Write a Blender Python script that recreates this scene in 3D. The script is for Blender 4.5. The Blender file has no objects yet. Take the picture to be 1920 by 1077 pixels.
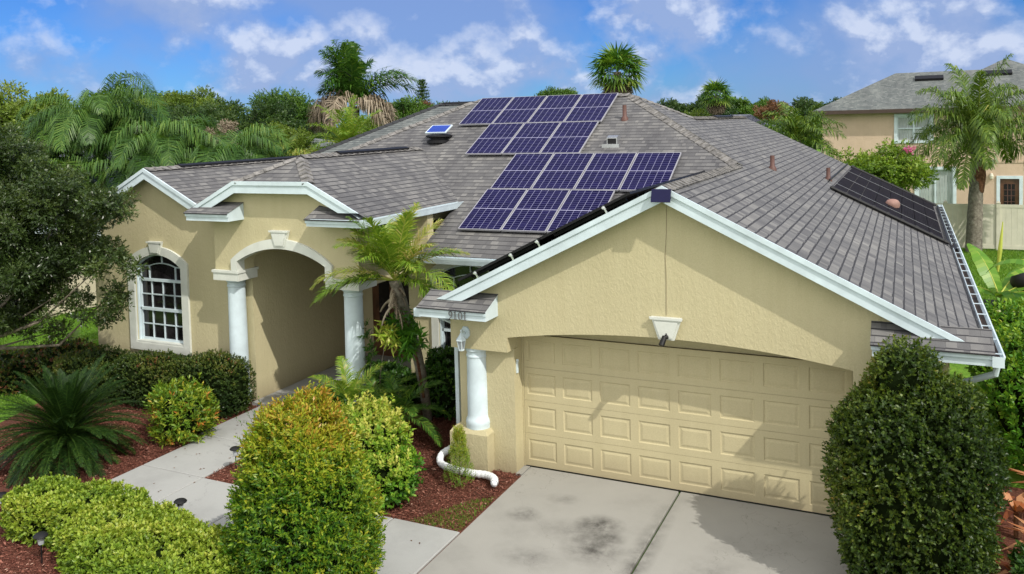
import bpy, math, random
import numpy as np
from mathutils import Vector, Matrix
R = math.radians
scene = bpy.context.scene
COL = scene.collection

# ------------------------------------------------------------------ camera
CAM = dict(x=5.529, y=-11.999, z=5.511, yaw=.44, pitch=-.05, roll=-.025, f=1566.6, pc=309.9)
cd = bpy.data.cameras.new('camera'); cam = bpy.data.objects.new('camera', cd); COL.objects.link(cam)
cyw, syw = math.cos(CAM['yaw']), math.sin(CAM['yaw']); cp, sp = math.cos(CAM['pitch']), math.sin(CAM['pitch'])
cr, sr = math.cos(CAM['roll']), math.sin(CAM['roll'])
F = Vector((-syw*cp, cyw*cp, sp)); R0 = Vector((cyw, syw, 0)); U0 = R0.cross(F)
Rv = R0*cr + U0*sr; Uv = -R0*sr + U0*cr
M = Matrix((Rv, Uv, -F)).transposed().to_4x4(); M.translation = (CAM['x'], CAM['y'], CAM['z'])
cam.matrix_world = M
cd.sensor_width = 36; cd.sensor_fit = 'HORIZONTAL'; cd.lens = 36*CAM['f']/1920
cd.shift_y = -(538.5-CAM['pc'])/1920; cd.clip_end = 3000; cd.clip_start = .1
scene.camera = cam
scene.view_settings.view_transform = 'Standard'; scene.view_settings.look = 'None'
scene.view_settings.exposure = 0.78; scene.view_settings.gamma = 1

# ------------------------------------------------------------------ sun and sky
SUN = Vector((1.9, -1.0, 2.1)).normalized()
sl = bpy.data.lights.new('sun', 'SUN'); so = bpy.data.objects.new('sun', sl); COL.objects.link(so)
sl.energy = 2.15; sl.angle = R(.5); sl.color = (1, .95, .86)
so.rotation_euler = (-SUN).to_track_quat('-Z', 'Y').to_euler()
w = bpy.data.worlds.new('World'); scene.world = w; w.use_nodes = True
nt = w.node_tree; nt.nodes.clear()
def N(tree, t, **k):
    n = tree.nodes.new(t)
    for a, b in k.items():
        if a.startswith('i_'):
            key = a[2:]; key = int(key) if key.isdigit() else key.replace('_', ' ')
            n.inputs[key].default_value = b
        else: setattr(n, a, b)
    return n
def LK(tree, a, b): tree.links.new(a, b)
def ramp(tree, stops, interp='LINEAR'):
    r = tree.nodes.new('ShaderNodeValToRGB'); r.color_ramp.interpolation = interp
    e = r.color_ramp.elements
    while len(e) < len(stops): e.new(.5)
    for el, (p, c) in zip(e, stops): el.position = p; el.color = (*c, 1) if len(c) == 3 else c
    return r
def mathn(tree, op, a, b=None, clamp=False):
    n = tree.nodes.new('ShaderNodeMath'); n.operation = op; n.use_clamp = clamp
    for i, v in enumerate((a, b)):
        if v is None: continue
        if isinstance(v, (int, float)): n.inputs[i].default_value = v
        else: tree.links.new(v, n.inputs[i])
    return n.outputs[0]
def mixc(tree, fac, a, b, mode='MIX'):
    n = tree.nodes.new('ShaderNodeMix'); n.data_type = 'RGBA'; n.blend_type = mode
    for i, v in ((0, fac), (6, a), (7, b)):
        if isinstance(v, (int, float)): n.inputs[i].default_value = v
        elif isinstance(v, tuple): n.inputs[i].default_value = (*v, 1)
        else: tree.links.new(v, n.inputs[i])
    return n.outputs[2]
sky = N(nt, 'ShaderNodeTexSky', sky_type='NISHITA', sun_disc=False)
sky.sun_elevation = math.asin(SUN.z); sky.sun_rotation = math.atan2(SUN.x, SUN.y)
sky.air_density = 1.0; sky.dust_density = .1; sky.ozone_density = 3.0; sky.altitude = 0
tc = N(nt, 'ShaderNodeTexCoord')
def sky_noise(off, scale, det, rough, dist=.35):
    mp = N(nt, 'ShaderNodeMapping'); mp.inputs['Scale'].default_value = (1, 1, 1.35); mp.inputs['Location'].default_value = off
    LK(nt, tc.outputs['Generated'], mp.inputs[0])
    n = N(nt, 'ShaderNodeTexNoise', i_Scale=scale, i_Detail=det, i_Roughness=rough, i_Distortion=dist)
    LK(nt, mp.outputs[0], n.inputs['Vector']); return n.outputs[0]
SO = (1.3, .4, .2)
zs = 1.35
soft = sky_noise((2.1, 5.3, .4), 4.2, 5, .5, .3)
cover = ramp(nt, [(.43, (0, 0, 0)), (.60, (1, 1, 1))]); LK(nt, soft, cover.inputs[0])
d1 = sky_noise(SO, 8.5, 9, .54, .1)
d2 = sky_noise((SO[0]+.006, SO[1]-.006, SO[2]+.022), 8.5, 9, .54, .1)
big = sky_noise((4.3, 2.2, .1), 3.0, 3, .5, .2)
dens = mathn(nt, 'ADD', d1, mathn(nt, 'MULTIPLY', mathn(nt, 'SUBTRACT', big, .46), .75))
puff = ramp(nt, [(.50, (0, 0, 0)), (.64, (1, 1, 1))]); LK(nt, dens, puff.inputs[0])
lit = ramp(nt, [(.0, (.0, .0, .0)), (.075, (1, 1, 1))])
LK(nt, mathn(nt, 'ADD', mathn(nt, 'SUBTRACT', d1, d2), .012), lit.inputs[0])
cloudc = (1.05, 1.50, 2.65)
puffc = mixc(nt, lit.outputs[0], (1.35, 1.78, 2.85), (2.65, 2.95, 3.65))
skyb = mixc(nt, 1.0, sky.outputs[0], (.105, .215, .42), 'MULTIPLY')
blend = mixc(nt, mathn(nt, 'MULTIPLY', puff.outputs[0], .84), mixc(nt, mathn(nt, 'MULTIPLY', cover.outputs[0], .7), skyb, cloudc), puffc)
# bright cloud fill added to the unseen sunward sky to lift the ambient light
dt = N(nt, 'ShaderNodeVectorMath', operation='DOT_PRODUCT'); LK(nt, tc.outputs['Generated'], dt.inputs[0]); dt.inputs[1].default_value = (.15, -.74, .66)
gfill = ramp(nt, [(.42, (0, 0, 0)), (.85, (1, 1, 1))], 'EASE'); LK(nt, mathn(nt, 'ADD', mathn(nt, 'MULTIPLY', dt.outputs['Value'], .5), .5), gfill.inputs[0])
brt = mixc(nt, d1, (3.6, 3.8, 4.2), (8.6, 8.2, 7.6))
blend = mixc(nt, gfill.outputs[0], blend, brt)
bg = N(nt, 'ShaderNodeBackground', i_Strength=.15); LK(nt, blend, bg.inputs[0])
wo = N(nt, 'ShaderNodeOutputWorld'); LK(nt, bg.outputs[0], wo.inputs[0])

# ------------------------------------------------------------------ materials
MATS = {}
def newmat(name):
    m = bpy.data.materials.new(name); m.use_nodes = True; t = m.node_tree
    MATS[name] = m
    return m, t, t.nodes['Principled BSDF'], t.nodes['Material Output']
def objco(t, scale=1.0):
    tc = N(t, 'ShaderNodeTexCoord'); g = N(t, 'ShaderNodeNewGeometry'); return g.outputs['Position']
def plain(name, col, rough=.6, metal=0, var=.06, vscale=3., bump=0, bscale=80, spec=.5):
    m, t, p, o = newmat(name)
    pos = objco(t)
    n = N(t, 'ShaderNodeTexNoise', i_Scale=vscale, i_Detail=6, i_Roughness=.6); LK(t, pos, n.inputs['Vector'])
    c0 = tuple(max(0, c*(1-var*2)) for c in col); c1 = tuple(min(1, c*(1+var*2)) for c in col)
    r = ramp(t, [(.3, c0), (.7, c1)]); LK(t, n.outputs[0], r.inputs[0]); LK(t, r.outputs[0], p.inputs['Base Color'])
    p.inputs['Roughness'].default_value = rough; p.inputs['Metallic'].default_value = metal
    p.inputs['Specular IOR Level'].default_value = spec
    if bump:
        b = N(t, 'ShaderNodeTexNoise', i_Scale=bscale, i_Detail=4); LK(t, pos, b.inputs['Vector'])
        bn = N(t, 'ShaderNodeBump', i_Strength=bump, i_Distance=.01); LK(t, b.outputs[0], bn.inputs['Height']); LK(t, bn.outputs[0], p.inputs['Normal'])
    return m
def stucco(name, col, dirt=.12, splash=False, bump=.42):
    m, t, p, o = newmat(name); pos = objco(t)
    n = N(t, 'ShaderNodeTexNoise', i_Scale=1.1, i_Detail=8, i_Roughness=.62); LK(t, pos, n.inputs['Vector'])
    r = ramp(t, [(.28, tuple(c*(1-dirt) for c in col)), (.6, col)]); LK(t, n.outputs[0], r.inputs[0])
    f = N(t, 'ShaderNodeTexNoise', i_Scale=60, i_Detail=3); LK(t, pos, f.inputs['Vector'])
    rf = ramp(t, [(.3, (.93,)*3), (.7, (1.05,)*3)]); LK(t, f.outputs[0], rf.inputs[0])
    # faint vertical water streaks
    mp = N(t, 'ShaderNodeMapping'); mp.inputs['Scale'].default_value = (7, 7, .35); LK(t, pos, mp.inputs[0])
    s = N(t, 'ShaderNodeTexNoise', i_Scale=1.2, i_Detail=5); LK(t, mp.outputs[0], s.inputs['Vector'])
    rs = ramp(t, [(.3, (.965, .96, .95)), (.6, (1, 1, 1))]); LK(t, s.outputs[0], rs.inputs[0])
    c = mixc(t, 1, mixc(t, 1, r.outputs[0], rf.outputs[0], 'MULTIPLY'), rs.outputs[0], 'MULTIPLY')
    if splash:
        sp3 = N(t, 'ShaderNodeSeparateXYZ'); LK(t, pos, sp3.inputs[0])
        low = mathn(t, 'SUBTRACT', 1.0, mathn(t, 'DIVIDE', sp3.outputs[2], .45), True)
        c = mixc(t, mathn(t, 'MULTIPLY', mathn(t, 'MULTIPLY', low, n.outputs[0]), .8, True), c, (.20, .15, .10))
    LK(t, c, p.inputs['Base Color']); p.inputs['Roughness'].default_value = .85; p.inputs['Specular IOR Level'].default_value = .2
    mp2 = N(t, 'ShaderNodeMapping'); mp2.inputs['Scale'].default_value = (1, 1, .5); mp2.inputs['Rotation'].default_value = (0, .5, 0); LK(t, pos, mp2.inputs[0])
    b1 = N(t, 'ShaderNodeTexNoise', i_Scale=26, i_Detail=5, i_Roughness=.55, i_Distortion=.6); LK(t, mp2.outputs[0], b1.inputs['Vector'])
    rb = ramp(t, [(.42, (0, 0, 0)), (.62, (1, 1, 1))]); LK(t, b1.outputs[0], rb.inputs[0])
    bn = N(t, 'ShaderNodeBump', i_Strength=bump, i_Distance=.006); LK(t, rb.outputs[0], bn.inputs['Height']); LK(t, bn.outputs[0], p.inputs['Normal'])
    return m
def shingle(name, cols, tab=.26, course=.143, moss=True):
    m, t, p, o = newmat(name)
    uv = N(t, 'ShaderNodeUVMap'); pos = objco(t)
    sep = N(t, 'ShaderNodeSeparateXYZ'); LK(t, uv.outputs[0], sep.inputs[0])
    v = mathn(t, 'DIVIDE', sep.outputs[1], course); row = mathn(t, 'FLOOR', v); fv = mathn(t, 'FRACT', v)
    rn = N(t, 'ShaderNodeTexWhiteNoise', noise_dimensions='1D'); LK(t, row, rn.inputs['W'])
    u = mathn(t, 'ADD', mathn(t, 'DIVIDE', sep.outputs[0], tab), mathn(t, 'MULTIPLY', rn.outputs[0], 7.0))
    # irregular tab widths
    fu0 = mathn(t, 'FLOOR', u)
    wn = N(t, 'ShaderNodeTexWhiteNoise', noise_dimensions='2D'); cb = N(t, 'ShaderNodeCombineXYZ'); LK(t, fu0, cb.inputs[0]); LK(t, row, cb.inputs[1]); LK(t, cb.outputs[0], wn.inputs['Vector'])
    fu = mathn(t, 'FRACT', u)
    split = mathn(t, 'GREATER_THAN', fu, mathn(t, 'ADD', mathn(t, 'MULTIPLY', wn.outputs[0], .5), .3))
    cell = mathn(t, 'ADD', mathn(t, 'MULTIPLY', fu0, 2), split)
    wc = N(t, 'ShaderNodeTexWhiteNoise', noise_dimensions='2D'); cb2 = N(t, 'ShaderNodeCombineXYZ'); LK(t, cell, cb2.inputs[0]); LK(t, row, cb2.inputs[1]); LK(t, cb2.outputs[0], wc.inputs['Vector'])
    rc = ramp(t, [(0, cols[0]), (.35, cols[1]), (.7, cols[2]), (1, cols[3])]); LK(t, wc.outputs[0], rc.inputs[0])
    big = N(t, 'ShaderNodeTexNoise', i_Scale=.7, i_Detail=6); LK(t, pos, big.inputs['Vector'])
    rb = ramp(t, [(.3, (.84, .84, .85)), (.7, (1.1, 1.09, 1.06))]); LK(t, big.outputs[0], rb.inputs[0])
    gr = N(t, 'ShaderNodeTexNoise', i_Scale=140, i_Detail=2); LK(t, pos, gr.inputs['Vector'])
    rg = ramp(t, [(.25, (.75,)*3), (.75, (1.2,)*3)]); LK(t, gr.outputs[0], rg.inputs[0])
    c = mixc(t, 1, mixc(t, 1, rc.outputs[0], rb.outputs[0], 'MULTIPLY'), rg.outputs[0], 'MULTIPLY')
    mps = N(t, 'ShaderNodeMapping'); mps.inputs['Scale'].default_value = (2.2, .22, 1); LK(t, uv.outputs[0], mps.inputs[0])
    sn = N(t, 'ShaderNodeTexNoise', i_Scale=1.0, i_Detail=6, i_Roughness=.6); LK(t, mps.outputs[0], sn.inputs['Vector'])
    rsn = ramp(t, [(.33, (.80, .80, .81)), (.58, (1.04, 1.04, 1.03))]); LK(t, sn.outputs[0], rsn.inputs[0])
    c = mixc(t, 1, c, rsn.outputs[0], 'MULTIPLY')
    # butt edge: dark slot under each course, thicker under raised tabs
    thick = mathn(t, 'ADD', mathn(t, 'MULTIPLY', wc.outputs[0], .12), .10)
    edge = mathn(t, 'LESS_THAN', fv, thick)
    side = mathn(t, 'LESS_THAN', mathn(t, 'MINIMUM', fu, mathn(t, 'SUBTRACT', 1.0, fu)), .015)
    e = mathn(t, 'MAXIMUM', edge, mathn(t, 'MULTIPLY', side, .35))
    c = mixc(t, mathn(t, 'MULTIPLY', e, .85), c, (.012, .012, .016))
    LK(t, c, p.inputs['Base Color']); p.inputs['Roughness'].default_value = .82; p.inputs['Specular IOR Level'].default_value = .35
    h = mathn(t, 'ADD', mathn(t, 'MULTIPLY', mathn(t, 'SUBTRACT', 1.0, fv), 1.0), mathn(t, 'MULTIPLY', wc.outputs[0], .5))
    h = mathn(t, 'MULTIPLY', h, mathn(t, 'SUBTRACT', 1.0, edge))
    bn = N(t, 'ShaderNodeBump', i_Strength=.6, i_Distance=.008); LK(t, h, bn.inputs['Height']); LK(t, bn.outputs[0], p.inputs['Normal'])
    return m
def leafmat(name, stops, rough=.42, transl=.28, spec=.32):
    m, t, p, o = newmat(name)
    a = N(t, 'ShaderNodeAttribute', attribute_name='tint')
    r = ramp(t, stops); LK(t, a.outputs['Fac'], r.inputs[0]); LK(t, r.outputs[0], p.inputs['Base Color'])
    p.inputs['Roughness'].default_value = rough; p.inputs['Specular IOR Level'].default_value = spec
    tr = N(t, 'ShaderNodeBsdfTranslucent'); tcol = mixc(t, 1.0, r.outputs[0], (1.5, 1.45, .55), 'MULTIPLY'); LK(t, tcol, tr.inputs[0])
    mx = N(t, 'ShaderNodeMixShader', i_Fac=transl); LK(t, p.outputs[0], mx.inputs[1]); LK(t, tr.outputs[0], mx.inputs[2]); LK(t, mx.outputs[0], o.inputs[0])
    return m
def concrete(name, col, stains=()):
    m, t, p, o = newmat(name); pos = objco(t)
    n = N(t, 'ShaderNodeTexNoise', i_Scale=.9, i_Detail=9, i_Roughness=.65); LK(t, pos, n.inputs['Vector'])
    r = ramp(t, [(.25, tuple(c*.80 for c in col)), (.5, col), (.8, tuple(c*1.08 for c in col))]); LK(t, n.outputs[0], r.inputs[0])
    f = N(t, 'ShaderNodeTexNoise', i_Scale=160, i_Detail=2); LK(t, pos, f.inputs['Vector'])
    rf = ramp(t, [(.3, (.86,)*3), (.7, (1.08,)*3)]); LK(t, f.outputs[0], rf.inputs[0])
    c = mixc(t, 1, r.outputs[0], rf.outputs[0], 'MULTIPLY')
    st = N(t, 'ShaderNodeTexNoise', i_Scale=5, i_Detail=6, i_Roughness=.7); LK(t, pos, st.inputs['Vector'])
    for (x, y, rx, ry, k) in stains:
        mp = N(t, 'ShaderNodeMapping', vector_type='TEXTURE'); mp.inputs['Location'].default_value = (x, y, 0); mp.inputs['Scale'].default_value = (rx, ry, 100)
        LK(t, pos, mp.inputs[0])
        ln = N(t, 'ShaderNodeVectorMath', operation='LENGTH'); LK(t, mp.outputs[0], ln.inputs[0])
        fall = mathn(t, 'SUBTRACT', 1.0, ln.outputs['Value'], True)
        am = mathn(t, 'MULTIPLY', mathn(t, 'MULTIPLY', fall, mathn(t, 'SUBTRACT', mathn(t, 'MULTIPLY', st.outputs[0], 3.2), .9)), k, True)
        c = mixc(t, am, c, (.055, .052, .048))
    wv = N(t, 'ShaderNodeTexNoise', i_Scale=2.5, i_Detail=5); LK(t, pos, wv.inputs['Vector'])
    off = N(t, 'ShaderNodeVectorMath', operation='ADD'); LK(t, pos, off.inputs[0]); LK(t, wv.outputs[1], off.inputs[1])
    vo = N(t, 'ShaderNodeTexVoronoi', feature='DISTANCE_TO_EDGE', i_Scale=.42); LK(t, off.outputs[0], vo.inputs['Vector'])
    crk = mathn(t, 'MULTIPLY', mathn(t, 'LESS_THAN', vo.outputs['Distance'], .0012), .35)
    c = mixc(t, crk, c, (.06, .055, .05))
    LK(t, c, p.inputs['Base Color']); p.inputs['Roughness'].default_value = .8; p.inputs['Specular IOR Level'].default_value = .3
    bn = N(t, 'ShaderNodeBump', i_Strength=.25, i_Distance=.004); LK(t, f.outputs[0], bn.inputs['Height']); LK(t, bn.outputs[0], p.inputs['Normal'])
    return m

stucco('tan_stucco', (.495, .445, .275), .06, True)
stucco('door_paint_tan', (.495, .44, .27), .07, True, .06)
stucco('peach_stucco', (.56, .43, .32))
stucco('cream_stucco', (.62, .56, .43))
plain('white_paint', (.55, .645, .69), .5, var=.06)
plain('trim_stucco', (.58, .60, .55), .75, var=.05, bump=.3)
plain('aluminium', (.70, .71, .72), .3, .9)
plain('black_metal', (.010, .010, .011), .5, spec=.25)
plain('black_rubber', (.012, .012, .013), .6)
plain('pool_mat', (.012, .010, .013), .8, var=.2, vscale=6, spec=.12)
plain('brown_door', (.10, .045, .022), .35, var=.25)
plain('dark_fascia', (.05, .03, .022), .6)
plain('brown_pipe', (.10, .045, .035), .6)
plain('cable_tan', (.20, .15, .09), .6); plain('terracotta', (.28, .16, .13), .7, var=.2)
plain('vinyl_tan', (.60, .58, .47), .5, var=.04)
plain('picket_cream', (.80, .72, .50), .6, var=.1)
plain('pvc_white', (.80, .83, .86), .35, var=.03)
plain('galvanised', (.45, .46, .47), .35, .8)
plain('blind_white', (.33, .37, .36), .6, var=.05)
plain('soil', (.035, .02, .013), .95, var=.3)
plain('number_grey', (.16, .16, .17), .4, .4)
plain('lamp_glass', (.35, .38, .40), .12, var=.1)
plain('rug', (.05, .04, .04), .9)
plain('petal_pink', (.75, .12, .40), .6, var=.2)
concrete('driveway_concrete', (.285, .28, .258), stains=((1.75, -1.45, .40, .34, 1.15), (1.55, -1.75, .7, .4, .5), (1.95, -1.75, .3, .22, .9), (.65, -1.55, .3, .25, .8), (1.9, -2.1, .5, .45, .9), (1.2, -2.6, .6, .35, .45), (3.4, -2.1, .5, .5, .35), (1.0, -.9, .3, .2, .45), (2.5, -2.2, .22, 2.2, .7)))
concrete('walk_concrete', (.33, .335, .325))
shingle('main_shingle', [(.096, .095, .099), (.124, .123, .126), (.152, .150, .150), (.186, .183, .180)])
shingle('grey_shingle', [(.10, .115, .115), (.125, .14, .138), (.15, .165, .162), (.18, .195, .19)])
shingle('blue_shingle', [(.08, .09, .12), (.12, .13, .17), (.17, .18, .23), (.22, .23, .28)])
plain('shingle_cap', (.155, .148, .140), .85, var=.35, vscale=9, bump=.4, bscale=150)
plain('shingle_cap_grey', (.12, .13, .125), .85, var=.3, vscale=9)
# glass: dark reflective
def glassmat(name, col, rough=.04):
    m, t, p, o = newmat(name); p.inputs['Base Color'].default_value = (*col, 1); p.inputs['Roughness'].default_value = rough; p.inputs['Specular IOR Level'].default_value = .5
    n = N(t, 'ShaderNodeTexNoise', i_Scale=2.5, i_Detail=3); LK(t, objco(t), n.inputs['Vector'])
    r = ramp(t, [(.4, col), (.62, tuple(c*2.2+.004 for c in col))]); LK(t, n.outputs[0], r.inputs[0]); LK(t, r.outputs[0], p.inputs['Base Color'])
    return m
glassmat('dark_glass', (.008, .007, .008)); glassmat('pale_glass', (.30, .36, .36), .08)
# solar cells
m, t, p, o = newmat('solar_cells')
uv = N(t, 'ShaderNodeUVMap'); sep = N(t, 'ShaderNodeSeparateXYZ'); LK(t, uv.outputs[0], sep.inputs[0])
def gridline(src, n, wd):
    f = mathn(t, 'FRACT', mathn(t, 'MULTIPLY', src, n)); return mathn(t, 'LESS_THAN', mathn(t, 'MINIMUM', f, mathn(t, 'SUBTRACT', 1.0, f)), wd)
gv = gridline(sep.outputs[0], 6, .022); gh = gridline(sep.outputs[1], 20, .10)
half = mathn(t, 'LESS_THAN', mathn(t, 'ABSOLUTE', mathn(t, 'SUBTRACT', sep.outputs[1], .5)), .007)
fine = gridline(sep.outputs[0], 30, .06)
cellid = N(t, 'ShaderNodeTexWhiteNoise', noise_dimensions='2D'); cb = N(t, 'ShaderNodeCombineXYZ')
LK(t, mathn(t, 'FLOOR', mathn(t, 'MULTIPLY', sep.outputs[0], 6)), cb.inputs[0]); LK(t, mathn(t, 'FLOOR', mathn(t, 'MULTIPLY', sep.outputs[1], 20)), cb.inputs[1]); LK(t, cb.outputs[0], cellid.inputs['Vector'])
cc = mixc(t, cellid.outputs[0], (.003, .002, .026), (.006, .004, .042))
cc = mixc(t, mathn(t, 'MULTIPLY', fine, .05), cc, (.3, .3, .5))
cc = mixc(t, mathn(t, 'MULTIPLY', gh, .4), cc, (.13, .13, .26))
cc = mixc(t, mathn(t, 'MAXIMUM', gv, half), cc, (.29, .29, .42))
LK(t, cc, p.inputs['Base Color']); p.inputs['Roughness'].default_value = .25; p.inputs['Specular IOR Level'].default_value = .04
plain('panel_frame', (.42, .42, .45), .45, .3)
plain('blue_cell', (.02, .05, .30), .15); plain('navy_cell', (.008, .008, .045), .3, spec=.2)
# ground materials
def noisemat(name, stops, scale, det=8, rough=.9, bump=.5, bs=None):
    m, t, p, o = newmat(name); pos = objco(t)
    n = N(t, 'ShaderNodeTexNoise', i_Scale=scale, i_Detail=det, i_Roughness=.7); LK(t, pos, n.inputs['Vector'])
    r = ramp(t, stops); LK(t, n.outputs[0], r.inputs[0])
    n2 = N(t, 'ShaderNodeTexNoise', i_Scale=scale*.05, i_Detail=4); LK(t, pos, n2.inputs['Vector'])
    r2 = ramp(t, [(.3, (.75, .8, .7)), (.7, (1.2, 1.1, 1.0))]); LK(t, n2.outputs[0], r2.inputs[0])
    LK(t, mixc(t, 1, r.outputs[0], r2.outputs[0], 'MULTIPLY'), p.inputs['Base Color']); p.inputs['Roughness'].default_value = rough; p.inputs['Specular IOR Level'].default_value = .2
    bn = N(t, 'ShaderNodeBump', i_Strength=bump, i_Distance=.03); LK(t, n.outputs[0], bn.inputs['Height']); LK(t, bn.outputs[0], p.inputs['Normal'])
    return m
noisemat('lawn', [(.3, (.045, .10, .012)), (.5, (.10, .22, .022)), (.7, (.17, .30, .04))], 14)
noisemat('mulch', [(.3, (.04, .014, .010)), (.5, (.12, .044, .032)), (.7, (.22, .10, .075))], 40, bump=1)
noisemat('bark_grey', [(.3, (.06, .05, .045)), (.5, (.16, .14, .12)), (.7, (.27, .25, .22))], 12)
noisemat('bark_palm', [(.3, (.07, .06, .055)), (.5, (.18, .165, .15)), (.7, (.30, .28, .26))], 9)
noisemat('boot_brown', [(.3, (.03, .012, .008)), (.5, (.11, .05, .03)), (.7, (.22, .13, .09))], 14)
# foliage materials (tint 0..1)
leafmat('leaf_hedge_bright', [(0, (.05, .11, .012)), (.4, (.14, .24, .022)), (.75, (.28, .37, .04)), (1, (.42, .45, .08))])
leafmat('leaf_dome', [(0, (.015, .05, .006)), (.35, (.055, .15, .010)), (.6, (.20, .29, .018)), (.85, (.38, .37, .03)), (1, (.40, .22, .035))])
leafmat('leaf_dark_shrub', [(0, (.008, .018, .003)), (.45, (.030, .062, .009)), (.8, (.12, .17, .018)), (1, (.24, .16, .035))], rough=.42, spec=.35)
leafmat('leaf_wall_hedge', [(0, (.02, .045, .012)), (.45, (.05, .09, .015)), (.8, (.13, .16, .025)), (1, (.20, .07, .04))])
leafmat('leaf_croton', [(0, (.05, .11, .012)), (.5, (.13, .24, .02)), (.8, (.32, .36, .03)), (1, (.42, .16, .03))])
leafmat('leaf_ligustrum', [(0, (.03, .11, .010)), (.4, (.09, .24, .018)), (.8, (.26, .38, .035)), (1, (.48, .48, .10))])
leafmat('leaf_oak', [(0, (.018, .034, .010)), (.5, (.05, .085, .022)), (1, (.14, .19, .05))], rough=.34, spec=.5)
leafmat('leaf_glossy', [(0, (.02, .06, .012)), (.5, (.05, .13, .02)), (1, (.16, .28, .04))], rough=.3)
leafmat('leaf_tree_green', [(0, (.02, .055, .010)), (.5, (.055, .125, .018)), (1, (.13, .23, .03))])
leafmat('leaf_tree_yellow', [(0, (.045, .085, .012)), (.5, (.115, .185, .022)), (1, (.22, .28, .05))])
leafmat('leaf_tree_dark', [(0, (.018, .04, .012)), (.5, (.04, .085, .02)), (1, (.09, .14, .035))])
leafmat('leaf_rust', [(0, (.08, .035, .02)), (.5, (.17, .085, .045)), (1, (.26, .14, .09))])
leafmat('frond_green', [(0, (.015, .05, .010)), (.5, (.05, .13, .018)), (.85, (.15, .25, .03)), (1, (.30, .32, .07))], rough=.38)
leafmat('frond_queen', [(0, (.03, .06, .012)), (.5, (.09, .16, .022)), (.85, (.20, .27, .04)), (1, (.36, .34, .09))], rough=.38)
leafmat('frond_areca', [(0, (.018, .05, .012)), (.5, (.065, .15, .025)), (1, (.20, .30, .06))], rough=.4)
leafmat('frond_lime', [(0, (.06, .12, .012)), (.5, (.15, .26, .025)), (.85, (.33, .37, .06)), (1, (.50, .42, .16))], rough=.38)
leafmat('frond_sago', [(0, (.005, .013, .004)), (.5, (.012, .034, .006)), (1, (.05, .10, .015))], rough=.45, spec=.15, transl=.1)
leafmat('frond_dead', [(0, (.07, .05, .035)), (.5, (.22, .175, .125)), (1, (.44, .38, .29))], rough=.8, transl=.1)
leafmat('leaf_banana', [(0, (.05, .14, .015)), (.5, (.14, .30, .03)), (1, (.40, .50, .10))], rough=.35, transl=.4)
leafmat('leaf_bromeliad', [(0, (.10, .03, .015)), (.5, (.36, .11, .04)), (1, (.55, .30, .16))], rough=.35)
leafmat('chip', [(0, (.035, .012, .009)), (.4, (.14, .048, .033)), (.8, (.30, .13, .095)), (1, (.50, .34, .26))], rough=.9, transl=0, spec=.1)
leafmat('blade', [(0, (.05, .11, .012)), (.5, (.12, .25, .025)), (1, (.24, .36, .05))], transl=.35)
leafmat('petal', [(0, (.45, .05, .2)), (1, (.85, .3, .6))])

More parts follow.
